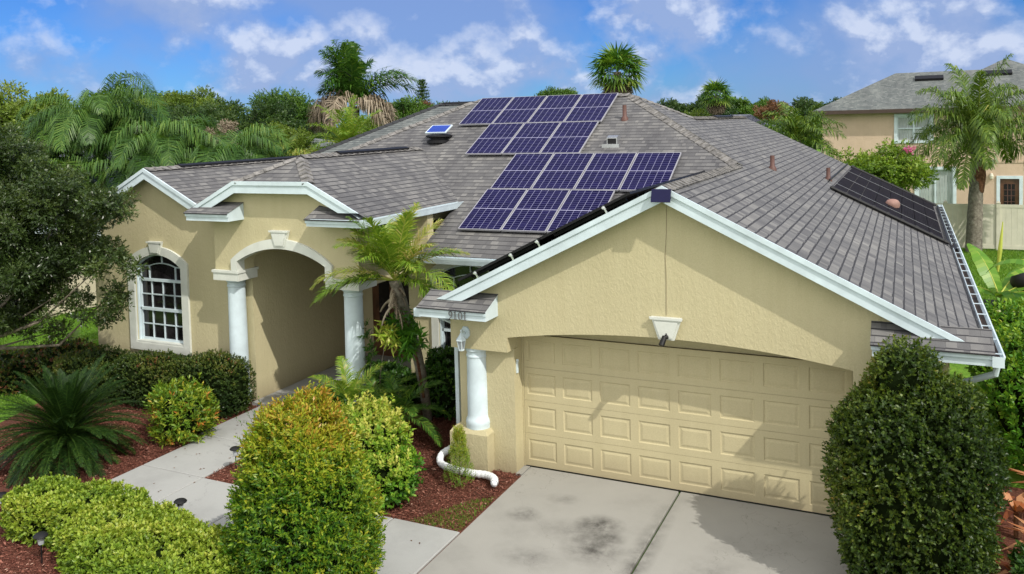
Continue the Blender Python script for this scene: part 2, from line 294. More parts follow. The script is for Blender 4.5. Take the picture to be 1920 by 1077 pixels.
# ------------------------------------------------------------------ mesh helpers
def tag(o, label=None, cat=None, group=None, kind=None):
    if label: o['label'] = label
    if cat: o['category'] = cat
    if group: o['group'] = group
    if kind: o['kind'] = kind
    return o
def empty(name, loc, label, cat, group=None):
    o = bpy.data.objects.new(name, None); COL.objects.link(o); o.location = loc; o.empty_display_size = .2
    return tag(o, label, cat, group)
def wloc(o):
    v = Vector((0, 0, 0))
    while o is not None: v += o.location; o = o.parent
    return v
def link(name, me, mat, parent=None, origin=None):
    if isinstance(mat, str): mat = MATS[mat]
    me.materials.append(mat)
    o = bpy.data.objects.new(name, me); COL.objects.link(o)
    off = Vector((0, 0, 0))
    if parent is not None: off = wloc(parent); o.parent = parent
    elif origin is not None: off = Vector(origin); o.location = off
    if off.length > 0: me.transform(Matrix.Translation(-off))
    return o
class MB:
    def __init__(s): s.v = []; s.f = []; s.uv = []
    def add(s, vs, fs, uvs=None):
        b = len(s.v); s.v += [tuple(map(float, v)) for v in vs]
        for i, f in enumerate(fs):
            s.f.append([b+j for j in f]); s.uv.append(uvs[i] if uvs else None)
        return s
    def box(s, x0, x1, y0, y1, z0, z1):
        v = [(x0,y0,z0),(x1,y0,z0),(x1,y1,z0),(x0,y1,z0),(x0,y0,z1),(x1,y0,z1),(x1,y1,z1),(x0,y1,z1)]
        return s.add(v, [(3,2,1,0),(4,5,6,7),(0,1,5,4),(1,2,6,5),(2,3,7,6),(3,0,4,7)])
    def prism(s, poly, a0, a1, ax='y'):
        # poly in the other two coordinates, extruded along ax
        def P(p, a):
            return (p[0], a, p[1]) if ax == 'y' else ((a, p[0], p[1]) if ax == 'x' else (p[0], p[1], a))
        n = len(poly); v = [P(p, a0) for p in poly]+[P(p, a1) for p in poly]
        f = [tuple(range(n)), tuple(range(2*n-1, n-1, -1))]+[(i, (i+1) % n+0, (i+1) % n+n, i+n) for i in range(n)]
        return s.add(v, f)
    def slab(s, a, b, wv, hv):
        # bar from a to b with width vector wv and height vector hv (corner-based, centred)
        a, b, wv, hv = map(Vector, (a, b, wv, hv)); v = []
        for p in (a, b):
            for i, j in ((-1,-1),(1,-1),(1,1),(-1,1)): v.append(p+wv*i*.5+hv*j*.5)
        return s.add(v, [(0,1,2,3),(7,6,5,4),(0,4,5,1),(1,5,6,2),(2,6,7,3),(3,7,4,0)])
    def tube(s, pts, rad, n=10, cap=True):
        pts = [Vector(p) for p in pts]; k = len(pts)
        if isinstance(rad, (int, float)): rad = [rad]*k
        vs = []; up = Vector((0, 0, 1))
        prev = None
        for i, p in enumerate(pts):
            d = (pts[min(i+1, k-1)]-pts[max(i-1, 0)]).normalized()
            if prev is None: a = d.orthogonal().normalized() if abs(d.z) > .99 else d.cross(up).normalized()
            else: a = (prev-d*prev.dot(d)).normalized()
            prev = a; b = d.cross(a)
            for j in range(n):
                t = 2*math.pi*j/n; vs.append(p+(a*math.cos(t)+b*math.sin(t))*rad[i])
        fs = [(i*n+j, i*n+(j+1) % n, (i+1)*n+(j+1) % n, (i+1)*n+j) for i in range(k-1) for j in range(n)]
        if cap: fs += [tuple(range(n-1, -1, -1)), tuple(range((k-1)*n, k*n))]
        return s.add(vs, fs)
    def lathe(s, c, prof, n=28, sx=1, sy=1):
        vs = [(c[0]+r*math.cos(2*math.pi*j/n)*sx, c[1]+r*math.sin(2*math.pi*j/n)*sy, c[2]+z) for r, z in prof for j in range(n)]
        k = len(prof); fs = [(i*n+j, i*n+(j+1) % n, (i+1)*n+(j+1) % n, (i+1)*n+j) for i in range(k-1) for j in range(n)]
        fs += [tuple(range(n-1, -1, -1)), tuple(range((k-1)*n, k*n))]
        return s.add(vs, fs)
    def build(s, name, mat, parent=None, origin=None, smooth=False):
        me = bpy.data.meshes.new(name); me.from_pydata(s.v, [], s.f)
        if any(u is not None for u in s.uv):
            l = me.uv_layers.new(name='UVMap'); d = []
            for f, u in zip(s.f, s.uv):
                d += list(u) if u is not None else [(0, 0)]*len(f)
            for i, q in enumerate(d): l.data[i].uv = q
        if smooth:
            me.polygons.foreach_set('use_smooth', [len(f) <= 4 for f in s.f])
            try: me.set_sharp_from_angle(angle=R(35))
            except Exception: pass
        me.update()
        return link(name, me, mat, parent, origin)
def roof(mb, pts, th=.0):
    # planar roof face with metre UVs: u along the eave, v up the slope
    P = [Vector(p) for p in pts]; n = None
    for i in range(1, len(P)-1):
        c = (P[i]-P[0]).cross(P[i+1]-P[0])
        if c.length > 1e-6 and (n is None or c.length > n.length): n = c
    n = n.normalized()
    if n.z < 0: P.reverse(); n = -n
    e = Vector((0, 0, 1)).cross(n).normalized(); up = n.cross(e)
    mb.add(P, [tuple(range(len(P)))], [[(p.dot(e), p.dot(up)) for p in P]])
def caps(mb, a, b, wd=.14, step=.2, drop=.5, side=None):
    # overlapping ridge or hip shingles from a (low) to b (high)
    a, b = Vector(a), Vector(b); d = b-a; L = d.length; d.normalize()
    s = d.cross(Vector((0, 0, 1))).normalized(); up = s.cross(d).normalized()
    n = int(L/step)
    for i in range(n):
        p0 = a+d*(i*step); p1 = a+d*((i+1.25)*step)
        v = []
        for p, h in ((p0, .035), (p1, .012)):
            v += [p-s*wd-up*(wd*drop)+up*h, p+up*h, p+s*wd-up*(wd*drop)+up*h]
        v += [q-up*.02 for q in v[:3]]
        mb.add(v, [(0,1,4,3),(1,2,5,4),(6,7,1,0),(7,8,2,1)])

# ------------------------------------------------------------------ foliage helpers (numpy)
rng = np.random.default_rng(7)
def nrm(a): return a/np.maximum(np.linalg.norm(a, axis=-1, keepdims=True), 1e-9)
def quadmesh(name, V, tint):
    # V: (n,4,3)
    n = len(V); me = bpy.data.meshes.new(name)
    me.vertices.add(n*4); me.vertices.foreach_set('co', V.reshape(-1).astype(np.float32))
    me.loops.add(n*4); me.loops.foreach_set('vertex_index', np.arange(n*4, dtype=np.int32))
    me.polygons.add(n); me.polygons.foreach_set('loop_start', np.arange(0, n*4, 4, dtype=np.int32))
    try: me.polygons.foreach_set('loop_total', np.full(n, 4, dtype=np.int32))
    except Exception: pass
    me.update(calc_edges=True)
    a = me.attributes.new('tint', 'FLOAT', 'FACE'); a.data.foreach_set('value', np.clip(tint, 0, 1).astype(np.float32))
    return me
def leaf_quads(P, D, Nn, L, W, fold=.18):
    D = nrm(D); S = nrm(np.cross(D, Nn)); Nn = np.cross(S, D)
    L = np.broadcast_to(np.asarray(L, float).reshape(-1, 1), (len(P), 1)); W = np.broadcast_to(np.asarray(W, float).reshape(-1, 1), (len(P), 1))
    m = P+D*L*.45
    return np.stack([P, m+S*W*.5+Nn*W*fold, P+D*L-Nn*L*.08, m-S*W*.5+Nn*W*fold], 1)
def lump(P, sc, seed, k=7):
    r = np.random.default_rng(seed); o = np.zeros(len(P))
    for i in range(k):
        w_ = r.normal(size=3)*sc*(1+.5*i/k); o += np.sin(P@w_+r.uniform(0, 6.28))
    return o/k**.5
def shoots(B, S, k, ls, ll, lw, spread=1.0, r=rng):
    # B bases, S directions -> leaves in a spiral round each shoot
    M = len(B); S = nrm(S); a = nrm(np.cross(S, r.normal(size=(M, 3)))); b = np.cross(S, a)
    Q = []; 
    for i in range(k):
        f = (i+.5)/k; th = i*2.4+r.uniform(0, 6.28, (M, 1))
        rad = a*np.cos(th)+b*np.sin(th)
        al = (1.25-.75*f)*spread
        D = S*math.cos(al)+rad*math.sin(al)+r.normal(size=(M, 3))*.18
        Nn = S*math.sin(al)-rad*math.cos(al)+r.normal(size=(M, 3))*.25+1e-4
        P = B+S*ls*f
        Q.append(leaf_quads(P, D, Nn, ll*r.uniform(.7, 1.2, M), lw*r.uniform(.8, 1.2, M)))
    return np.concatenate(Q), np.tile(np.arange(M), k), np.repeat((np.arange(k)+.5)/k, M)
def shape_pts(n, c, rad, pw, lmp, lsc, seed, depth=.18, zmin=None, r=rng, taper=0.):
    a = np.array(rad, float); A = np.array([a[1]*a[2], a[0]*a[2], a[0]*a[1]]); ax = r.choice(3, n, p=A/A.sum())
    q = r.uniform(-1, 1, (n, 3)); q[np.arange(n), ax] = r.choice([-1., 1.], n)
    q = q*a; k = (np.abs(q/a)**pw).sum(1)**(-1/pw); p = q*k[:, None]
    h = 1+lmp*lump(p, lsc, seed)
    nn = nrm(np.sign(p)*np.abs(p/a)**(pw-1)/a)
    dd = -np.abs(r.normal(size=n))*depth
    q2 = p*h[:, None]+nn*dd[:, None]; q2[:, :2] *= (1-taper*q2[:, 2:3]/rad[2]); P = q2+np.array(c)
    g_ = lump(P, 9.0, seed+77)+.45*lump(P, 22.0, seed+78)+.35*r.normal(size=n); keep = g_ > -1.45
    sh = g_ < -.30; P[sh] -= nn[sh]*depth*.9
    st = r.random(n) < .035; P[st] += (nn[st]*.6+np.array([0,0,.5]))*(r.random((int(st.sum()), 1))*.8+.2)*depth*1.3
    P, nn, dd = P[keep], nn[keep], dd[keep]
    if zmin is not None:
        ok = P[:, 2] > zmin; P, nn, dd = P[ok], nn[ok], dd[ok]
    return P, nn, dd
def core_mesh(mb, c, rad, pw, sc, lmp, lsc, seed, n=20, zmin=0, taper=0.):  # solid lump added inside a shrub to block light between the leaves
    vs = []
    for i in range(n+1):
        ph = math.pi*(i/n-.5)
        for j in range(2*n):
            th = math.pi*j/n; vs.append((math.cos(ph)*math.cos(th), math.cos(ph)*math.sin(th), math.sin(ph)))
    q = np.array(vs)*np.array(rad); k = (np.abs(q/np.array(rad))**pw).sum(1)**(-1/pw); p = q*k[:, None]
    p = p*(1+lmp*lump(p, lsc, seed))[:, None]*sc; p[:, :2] *= (1-taper*p[:, 2:3]/rad[2]); p = p+np.array(c); p[:, 2] = np.maximum(p[:, 2], zmin)
    m = 2*n; fs = [(i*m+j, i*m+(j+1) % m, (i+1)*m+(j+1) % m, (i+1)*m+j) for i in range(n) for j in range(m)]
    mb.add(p.tolist(), fs)
plain('shade_core', (.008, .013, .004), 1., var=.3, spec=0)  # near-black core colour, shade in the leaf gaps put into the material
def shrub(name, label, cat, c, rad, mat, n, k=9, ls=.07, ll=.045, lw=.02, pw=2.3, lmp=.05, lsc=2.5, depth=.12, seed=1, tintf=None, upb=.5, group=None, zmin=.0, core=.86, parts=None, taper=0.):
    r = np.random.default_rng(seed)
    base = (c[0], c[1], 0)
    t = empty(name, base, label, cat, group)
    P, nn, dd = shape_pts(n, c, rad, pw, lmp, lsc, seed, depth, zmin+.02, r, taper)
    S = nn+np.array([0, 0, upb])+r.normal(size=nn.shape)*.45
    Q, idx, f = shoots(P, S, k, ls, ll, lw, r=r)
    hz = (P[:, 2]-c[2])/rad[2]
    ti = (tintf(P, nn, dd, hz, r) if tintf else .5+.25*r.normal(size=len(P)))
    T = ti[idx]+.18*(f-.5)+r.normal(size=len(idx))*.10
    link('foliage', quadmesh('foliage', Q, T), mat, t)
    mb = MB(); core_mesh(mb, c, rad, pw, core, lmp, lsc, seed, zmin=.01, taper=taper); mb.build('dark_core', 'shade_core', t, smooth=True)
    return t
def frond_quads(base, az, el, L, droop, ll, n, r, w=.03, vee=.5, leafdroop=.5, plumose=0., hang=0.0, tip=1.0, start=.15, fwd=.5, squash=None):
    # returns leaflet quads and rachis points
    d = np.array([math.cos(az)*math.cos(el), math.sin(az)*math.cos(el), math.sin(el)])
    K = 14; pts = [np.array(base, float)]; cur = d.copy(); st = L/(K-1)
    for i in range(1, K):
        cur = nrm(cur+np.array([0, 0, -1.])*droop/K*(.4+1.4*i/K)); pts.append(pts[-1]+cur*st)
    pts = np.array(pts)
    f = np.repeat(np.linspace(start, 1, n), 2); sd = np.tile([-1., 1.], n)
    x = f*(K-1); i0 = np.minimum(x.astype(int), K-2); fr = (x-i0)[:, None]
    P = pts[i0]*(1-fr)+pts[i0+1]*fr; T = nrm(pts[i0+1]-pts[i0])
    sidev = nrm(np.cross(T, np.array([0, 0, 1.]))+1e-6); up = np.cross(sidev, T)
    v = vee+plumose*r.normal(size=len(f))
    D = sidev*sd[:, None]*np.cos(v)[:, None]+up*np.sin(v)[:, None]+T*(fwd+.7*f[:, None]**2)
    D = nrm(D+r.normal(size=D.shape)*.06)
    Lf = ll*np.sin(np.clip(f*.92+.10, 0, 1)*math.pi)**.55*r.uniform(.85, 1.1, len(f)); Lf = Lf[:, None]
    mid = P+D*Lf*.5; D2 = nrm(D+np.array([0, 0, -1.])*leafdroop); end = mid+D2*Lf*.5
    Wd = nrm(np.cross(D, up)+T*.3)*w*.5
    q1 = np.stack([P-Wd*.6, P+Wd*.6, mid+Wd, mid-Wd], 1); q2 = np.stack([mid-Wd, mid+Wd, end+Wd*.15, end-Wd*.15], 1)
    return np.concatenate([q1, q2]), pts
def rib(mb, pts, r0, n=4): mb.tube([tuple(p) for p in pts[::2]], [r0*(1-.8*i/(len(pts[::2])-1)) for i in range(len(pts[::2]))], n, False)
def palm(name, label, loc, crown, fronds, leafmat_, trunkmat='bark_palm', tr=(.2, .15), group=None, ribmat=None, trunk_curve=(0, 0), cat='palm', seed=3, dead=None, boots=False, ribcol='frond_lime', ringed=True):
    # fronds: list of dict(az, el, L, droop, ll, n, w, ...)
    r = np.random.default_rng(seed); t = empty(name, loc, label, cat, group)
    loc = Vector(loc); cr_ = Vector(crown); mb = MB(); K = 16; pts = []; rad = []
    for i in range(K):
        f = i/(K-1); p = loc.lerp(cr_, f)+Vector((trunk_curve[0]*math.sin(math.pi*f), trunk_curve[1]*math.sin(math.pi*f), 0)); pts.append(p)
        rad.append(tr[0]*(1-f)+tr[1]*f+(0.05*tr[0] if (ringed and i % 2) else 0))
    mb.tube(pts, rad, 12); mb.build('trunk', trunkmat, t, smooth=True)
    for key, lst, mt, nm in (('g', fronds, leafmat_, 'frond'), ('d', dead or [], 'frond_dead', 'dead_frond')):
        if not lst: continue
        for fd in lst:
            fd = dict(fd); az = fd.pop('az'); el = fd.pop('el'); off = fd.pop('off', (0, 0, 0)); ti = fd.pop('tint', .45); rr = fd.pop('rr', .018)
            b = cr_+Vector(off)
            q, rp = frond_quads(b, az, el, r=r, **fd)
            tt = ti+r.normal(size=len(q))*.16
            mbr = MB(); rib(mbr, rp, rr)
            rq = np.array([[mbr.v[j] for j in f] for f in mbr.f])
            V = np.concatenate([q, rq]); T = np.concatenate([tt, np.full(len(rq), min(1, ti+.35))])
            link(nm, quadmesh(nm, V, T), mt, t)
    return t
def even_fronds(count, el0, el1, L, r, **k):
    out = []
    for i in range(count):
        f = i/max(1, count-1); d = dict(az=i*2.39996+r.uniform(-.2, .2), el=el0*(1-f)+el1*f+r.uniform(-.1, .1), L=L*r.uniform(.85, 1.1)); d.update(k); out.append(d)
    return out
def limb(mb, p, d, L, r0, depth, r, tips, nseg=5, spread=.7, up=.15):
    pts = [p.copy()]; cur = d.copy()
    for i in range(nseg):
        cur = nrm(cur+r.normal(size=3)*.14+np.array([0, 0, up*.3])); pts.append(pts[-1]+cur*L/nseg)
    mb.tube([tuple(q) for q in pts], [r0*(1-.5*i/nseg) for i in range(nseg+1)], 7 if depth > 1 else 5, False)
    if depth == 0: tips.append((pts[-1], cur)); tips.append((pts[-2], cur)); return
    for j in range(r.integers(3, 5)):
        i = r.integers(2, nseg+1); dd = nrm(cur+r.normal(size=3)*spread+np.array([0, 0, up])); limb(mb, pts[i], dd, L*r.uniform(.55, .8), r0*.5, depth-1, r, tips, nseg, spread, up)
def tree(name, label, loc, blobs, mat, n, ll=.16, lw=.09, k=6, ls=.25, tr=.18, seed=1, group=None, trunk='bark_grey', nclump=40, csize=.35, cat='tree', tint=.5, upb=.3, limbs=True, tsplit=.45, trunk_to=None):
    """blobs: list of (centre, radii); crown made of clumps scattered near the blob surfaces"""
    r = np.random.default_rng(seed); t = empty(name, loc, label, cat, group)
    vol = np.array([b[1][0]*b[1][1]*b[1][2] for b in blobs])**.67; vol = vol/vol.sum()
    C = []; Rr = []
    for (c, rad), v in zip(blobs, vol):
        m = max(3, int(nclump*v)); d = nrm(r.normal(size=(m, 3))); d[:, 2] = np.where(d[:, 2] < -.5, -d[:, 2]*.4, d[:, 2])
        C.append(np.array(c)+d*np.array(rad)*r.uniform(.45, .98, (m, 1))); Rr.append(np.full(m, csize*min(rad))*r.uniform(.6, 1.3, m))
    C = np.concatenate(C); Rr = np.concatenate(Rr)
    w_ = Rr**2/np.sum(Rr**2); ci = r.choice(len(C), n, p=w_); d = nrm(r.normal(size=(n, 3)))
    P = C[ci]+d*(Rr[ci]*r.uniform(.35, 1.05, n))[:, None]*np.array([1, 1, .72])
    S = d+np.array([0, 0, upb])+r.normal(size=d.shape)*.35
    Q, idx, f = shoots(P, S, k, ls, ll, lw, r=r)
    ct = tint+r.normal(size=len(C))*.13
    T = ct[ci][idx]+r.normal(size=len(idx))*.12+.12*d[idx][:, 2]
    link('crown', quadmesh('crown', Q, T), mat, t)
    mb = MB(); lo = np.array(loc, float); top = np.mean([b[0] for b in blobs], 0) if trunk_to is None else np.array(trunk_to)
    sp_ = lo+(top-lo)*tsplit; mb.tube([tuple(lo-np.array([0, 0, .1])), tuple(lo*.6+sp_*.4+r.normal(size=3)*tr*.4), tuple(sp_)], [tr*1.2, tr, tr*.8], 10)
    if limbs:
        for c in C[r.choice(len(C), min(len(C), 22), replace=False)]:
            m = sp_*.5+c*.5+np.array([0, 0, -.08*np.linalg.norm(c-sp_)])+r.normal(size=3)*.08*np.linalg.norm(c-sp_)
            mb.tube([tuple(sp_), tuple(m), tuple(c)], [tr*.45, tr*.25, tr*.07], 6, False)
    mb.build('trunk', trunk, t, smooth=True)
    return t

# ================================================================== GROUND
def structure(name, mb, mat): return tag(mb.build(name, mat), kind='structure')
mb = MB(); mb.add([(-600,-60,-.05),(600,-60,-.05),(600,900,-.05),(-600,900,-.05)], [(0,1,2,3)]); structure('ground', mb, 'lawn')
mb = MB(); mb.add([(-9.6,-7.5,-.03),(.07,-7.5,-.03),(.07,-.3,-.03),(-.03,-.3,-.03),(-.03,2.4,-.03),(-11,2.4,-.03),(-10.8,-.6,-.03),(-9.9,-3,-.03)], [tuple(range(8))]); structure('mulch_bed', mb, 'mulch')
mb = MB(); mb.add([(5.15,-7.5,-.03),(9,-7.5,-.03),(9,2,-.03),(5.15,2,-.03)], [(0,1,2,3)]); structure('side_mulch_bed', mb, 'mulch')
def slabs(name, rects, mat, gap=.018, z=0., th=.12):
    mb = MB()
    for (x0, x1, y0, y1) in rects:
        g = gap/2; b = .012
        v = [(x0+g,y0+g,z-th),(x1-g,y0+g,z-th),(x1-g,y1-g,z-th),(x0+g,y1-g,z-th),(x0+g,y0+g,z-b),(x1-g,y0+g,z-b),(x1-g,y1-g,z-b),(x0+g,y1-g,z-b),(x0+g+b,y0+g+b,z),(x1-g-b,y0+g+b,z),(x1-g-b,y1-g-b,z),(x0+g+b,y1-g-b,z)]
        mb.add(v, [(8,9,10,11),(4,5,9,8),(5,6,10,9),(6,7,11,10),(7,4,8,11),(0,1,5,4),(1,2,6,5),(2,3,7,6),(3,0,4,7)])
    return structure(name, mb, mat)
slabs('driveway', [(.07,2.5,-3.7,0),(2.5,5.15,-3.7,0),(.07,2.5,-9,-3.7),(2.5,5.15,-9,-3.7)], 'driveway_concrete', .03)
mb = MB(); mb.box(-.03, .07, -.34, 0, -.1, -.004); structure('driveway_edge', mb, 'driveway_concrete')
slabs('walkway', [(-5.95,-4.6,-2.33,-.93),(-5.95,-4.6,-3.65,-2.33),(-6.15,-4.65,-.93,.72),(-4.6,-3.3,-3.65,-2.33),(-3.3,-2.1,-3.65,-2.33),(-2.1,-1.0,-3.65,-2.33),(-1.0,.068,-3.72,-2.33)], 'walk_concrete')
mb = MB(); mb.prism([(-6.38,.72),(-4.35,.72),(-4.35,1.0),(-3.3,1.0),(-3.3,4.6),(-6.38,4.6)], -.1, .03, 'z'); structure('porch_floor', mb, 'walk_concrete')

# ================================================================== HOUSE
house = empty('house', (0, 0, 0), 'tan stucco single storey house with brown shingle hip roof and wide garage door', 'house')
def arc(x0, x1, zs, za, n=24):
    h = za-zs; hw = (x1-x0)/2; xc = (x0+x1)/2; r = (hw*hw+h*h)/(2*h); zc = za-r; a = math.asin(min(1, hw/r))
    return [(xc+r*math.sin(-a+2*a*i/n), zc+r*math.cos(-a+2*a*i/n)) for i in range(n+1)]
def strip(mb, outer, inner, y0, y1):
    n = len(outer); v = [(p[0], y0, p[1]) for p in outer]+[(p[0], y0, p[1]) for p in inner]+[(p[0], y1, p[1]) for p in outer]+[(p[0], y1, p[1]) for p in inner]
    f = []
    for i in range(n-1): f += [(i, i+1, n+i+1, n+i), (2*n+i+1, 2*n+i, 3*n+i, 3*n+i+1), (i+1, i, 2*n+i, 2*n+i+1), (n+i, n+i+1, 3*n+i+1, 3*n+i)]
    f += [(0, n, 3*n, 2*n), (n-1, 3*n-1, 4*n-1, 2*n-1)]
    mb.add(v, f)
GX, GZ = 2.5, 4.58
# --- garage front
mb = MB()
ho = [(-1.04,1.965),(-.04,1.965),(-.04,2.2)]+arc(-.04,4.92,2.2,2.405,40)[1:-1]+[(4.92,2.2),(4.92,1.965),(5.98,1.965),(5.98,2.78),(2.5,4.50),(-1.04,2.74)]
mb.prism(ho, -.5, -.18); mb.build('gable_wall', 'tan_stucco', house)
mb = MB(); mb.box(-1.0,-.03,-.3,.0,-.1,1.963); mb.box(4.93,6.05,-.3,0,-.1,1.963); mb.box(-1.0,-.032,-.178,-.001,1.964,2.33); mb.box(4.932,5.95,-.178,-.001,1.964,2.33); mb.box(-1.0,-.85,0,2.33,-.1,2.75); mb.box(5.95,6.05,0,16.6,-.1,2.62)
mb.box(-.85,5.95,16.5,16.6,-.1,2.62)
mb.build('garage_wall', 'tan_stucco', house)
mb = MB(); mb.prism([(-.03,2.2)]+arc(-.03,4.93,2.2,2.41,30)[1:-1]+[(4.93,2.2),(4.93,2.9),(-.03,2.9)], -.179, .30); mb.build('header_soffit', 'tan_stucco', house)
# --- garage door: four sections with eight raised panels each
gd = MB(); gd.box(-.028, 4.928, .062, .08, 0, 2.5); gdo = gd.build('garage_door', 'door_paint_tan', house)
for s_ in range(4):
    mb = MB(); z0 = s_*.533+.012; z1 = z0+.529; cw = .61; X0 = 0.0
    zc0 = s_*.533+.116-.004; zc1 = zc0+.335
    for k in range(8):
        xa = X0+k*cw; xb = xa+cw; pa = X0+.055+k*cw; pb = pa+.485
        rings = [((xa, z0), (xb, z1), 0), ((pa, zc0), (pb, zc1), 0), ((pa+.014, zc0+.014), (pb-.014, zc1-.014), .012), ((pa+.030, zc0+.030), (pb-.030, zc1-.030), .012), ((pa+.062, zc0+.062), (pb-.062, zc1-.062), .004)]
        v = []
        for (a, b, d) in rings: v += [(a[0], d, a[1]), (b[0], d, a[1]), (b[0], d, b[1]), (a[0], d, b[1])]
        f = [(16,17,18,19)]
        for q in range(4):
            for j in range(4): f.append((q*4+j, q*4+(j+1) % 4, q*4+4+(j+1) % 4, q*4+4+j))
        mb.add(v, f)
    mb.box(X0, X0+4.88, .0001+.019, .06, z0, z1)
    mb.add([(X0,0,z1),(X0+4.88,0,z1),(X0+4.88,.06,z1),(X0,.06,z1),(X0,0,z0),(X0+4.88,0,z0),(X0+4.88,.06,z0),(X0,.06,z0)], [(0,1,2,3),(7,6,5,4)])
    mb.build('door_section', 'door_paint_tan', gdo)
for x0, x1 in ((-.028, -.004), (4.884, 4.926)): mb = MB(); mb.box(x0, x1, -.012, .05, 0, 2.35); mb.build('door_jamb', 'door_paint_tan', gdo)
mb = MB(); mb.box(0, 4.88, .01, .05, -.01, .011); mb.build('bottom_seal', 'black_rubber', gdo)
# keystones, columns, pedestals
def keystone(xc, yt, z0, z1, w0, w1, d=.05, nm='keystone'):
    mb = MB(); mb.prism([(xc-w0/2, z0), (xc+w0/2, z0), (xc+w1/2, z1), (xc-w1/2, z1)], yt-d, yt-.002)
    mb.prism([(xc-w0/2+.025, z0+.03), (xc+w0/2-.025, z0+.03), (xc+w1/2-.05, z1-.06), (xc-w1/2+.05, z1-.06)], yt-d-.018, yt-d+.001)
    mb.prism([(xc-w1/2-.01, z1-.035), (xc+w1/2+.01, z1-.035), (xc+w1/2+.02, z1), (xc-w1/2-.02, z1)], yt-d-.025, yt-d+.001)
    return mb.build(nm, 'trim_stucco', house)
keystone(2.478, -.5, 2.40, 2.72, .23, .44)
keystone(-5.23, .45, 3.27, 3.585, .24, .43, .07)
keystone(-9.04, .9, 2.90, 3.17, .26, .40, .07)
def column(x, y, z0, z1, r, nm='column'):
    mb = MB(); mb.lathe((x, y, 0), [(r*1.16, z0), (r*1.16, z0+.06), (r*1.2, z0+.09), (r*1.12, z0+.14), (r*1.03, z0+.17), (r, z0+.22), (r*.985, (z0+z1)/2), (r*.93, z1-.17), (r*.99, z1-.155), (r*.99, z1-.13), (r*.93, z1-.115), (r*.95, z1-.07), (r*1.08, z1-.05), (r*1.08, z1)], 36)
    return mb.build(nm, 'white_paint', house, smooth=True)
column(-.685, -.30, .66, 1.964, .172)
mb = MB(); mb.box(-1.09,-.42,-.534,-.02,-.1,.60); v0 = [(-1.09,-.534),(-.42,-.534),(-.42,-.02),(-1.09,-.02)]; v1 = [(-1.05,-.494),(-.46,-.494),(-.46,-.06),(-1.05,-.06)]
mb.add([(x,y,.60) for x,y in v0]+[(x,y,.66) for x,y in v1], [(0,1,5,4),(1,2,6,5),(2,3,7,6),(3,0,4,7),(4,5,6,7)]); mb.build('pedestal', 'tan_stucco', house)
column(5.665, -.30, .66, 1.964, .172)
mb = MB(); mb.box(5.42,6.09,-.534,-.02,-.1,.66); mb.build('pedestal', 'tan_stucco', house)
column(-6.64, .70, .1, 2.545, .182); column(-3.79, .70, .03, 2.535, .185)
mb = MB(); mb.box(-6.95,-6.30,.40,.94,2.545,2.74); mb.box(-6.97,-6.28,.38,.96,2.70,2.75); mb.build('capital', 'trim_stucco', house)
mb = MB(); mb.box(-4.19,-3.44,.40,.97,2.535,2.72); mb.box(-4.21,-3.42,.38,.99,2.68,2.725); mb.build('capital', 'trim_stucco', house)
# --- porch front wall with arch
mb = MB(); mb.prism([(-6.93,2.751),(-6.32,2.751),(-6.32,2.95)]+arc(-6.32,-4.18,2.95,3.24,30)[1:-1]+[(-4.18,2.95),(-4.18,2.726),(-3.46,2.726),(-3.46,3.93),(-4.42,4.41),(-6.12,4.41),(-6.93,4.0)], .45, .88)
mb.build('porch_gable_wall', 'tan_stucco', house)
mb = MB(); A = arc(-6.32,-4.18,2.95,3.24,30); B = arc(-6.47,-4.03,2.97,3.42,30)
A = [(p[0]+(.006 if p[0] < -5.25 else -.006), p[1]-.006) for p in A]; strip(mb, [(-6.47,2.752)]+B+[(-4.03,2.728)], [(-6.314,2.752)]+A+[(-4.186,2.728)], .39, .60); mb.build('arch_trim', 'trim_stucco', house)
mb = MB(); mb.box(-6.62,-6.40,.90,4.6,0,3.45); mb.build('porch_side_wall', 'tan_stucco', house)
mb = MB(); mb.box(-3.62,-3.46,.882,2.345,2.56,3.84); mb.box(-3.62,-3.47,2.51,4.6,0,3.9); mb.build('porch_side_beam', 'tan_stucco', house)
mb = MB(); mb.box(-6.40,-3.62,4.6,4.75,0,3.9); mb.box(-6.6,-3.47,.885,4.6,3.46,3.52); mb.build('porch_back_wall', 'tan_stucco', house)
# front door
mb = MB(); mb.box(-6.05,-4.75,4.54,4.60,.03,2.45); d = mb.build('front_door', 'brown_door', house)
for x0 in (-5.93, -5.32):
    mb = MB(); mb.box(x0, x0+.5, 4.50, 4.54, .10, 2.35); mb.box(x0+.09, x0+.41, 4.485, 4.50, .2, .75); mb.build('door_leaf', 'brown_door', d)
    mb = MB(); mb.box(x0+.1, x0+.4, 4.488, 4.5, .9, 2.2); mb.build('door_glass', 'dark_glass', d)
mb = MB(); mb.lathe((-5.36, 4.47, 1.02), [(.0,0),(.03,.01),(.03,.05),(0,.06)], 10); mb.build('door_handle', 'galvanised', d)
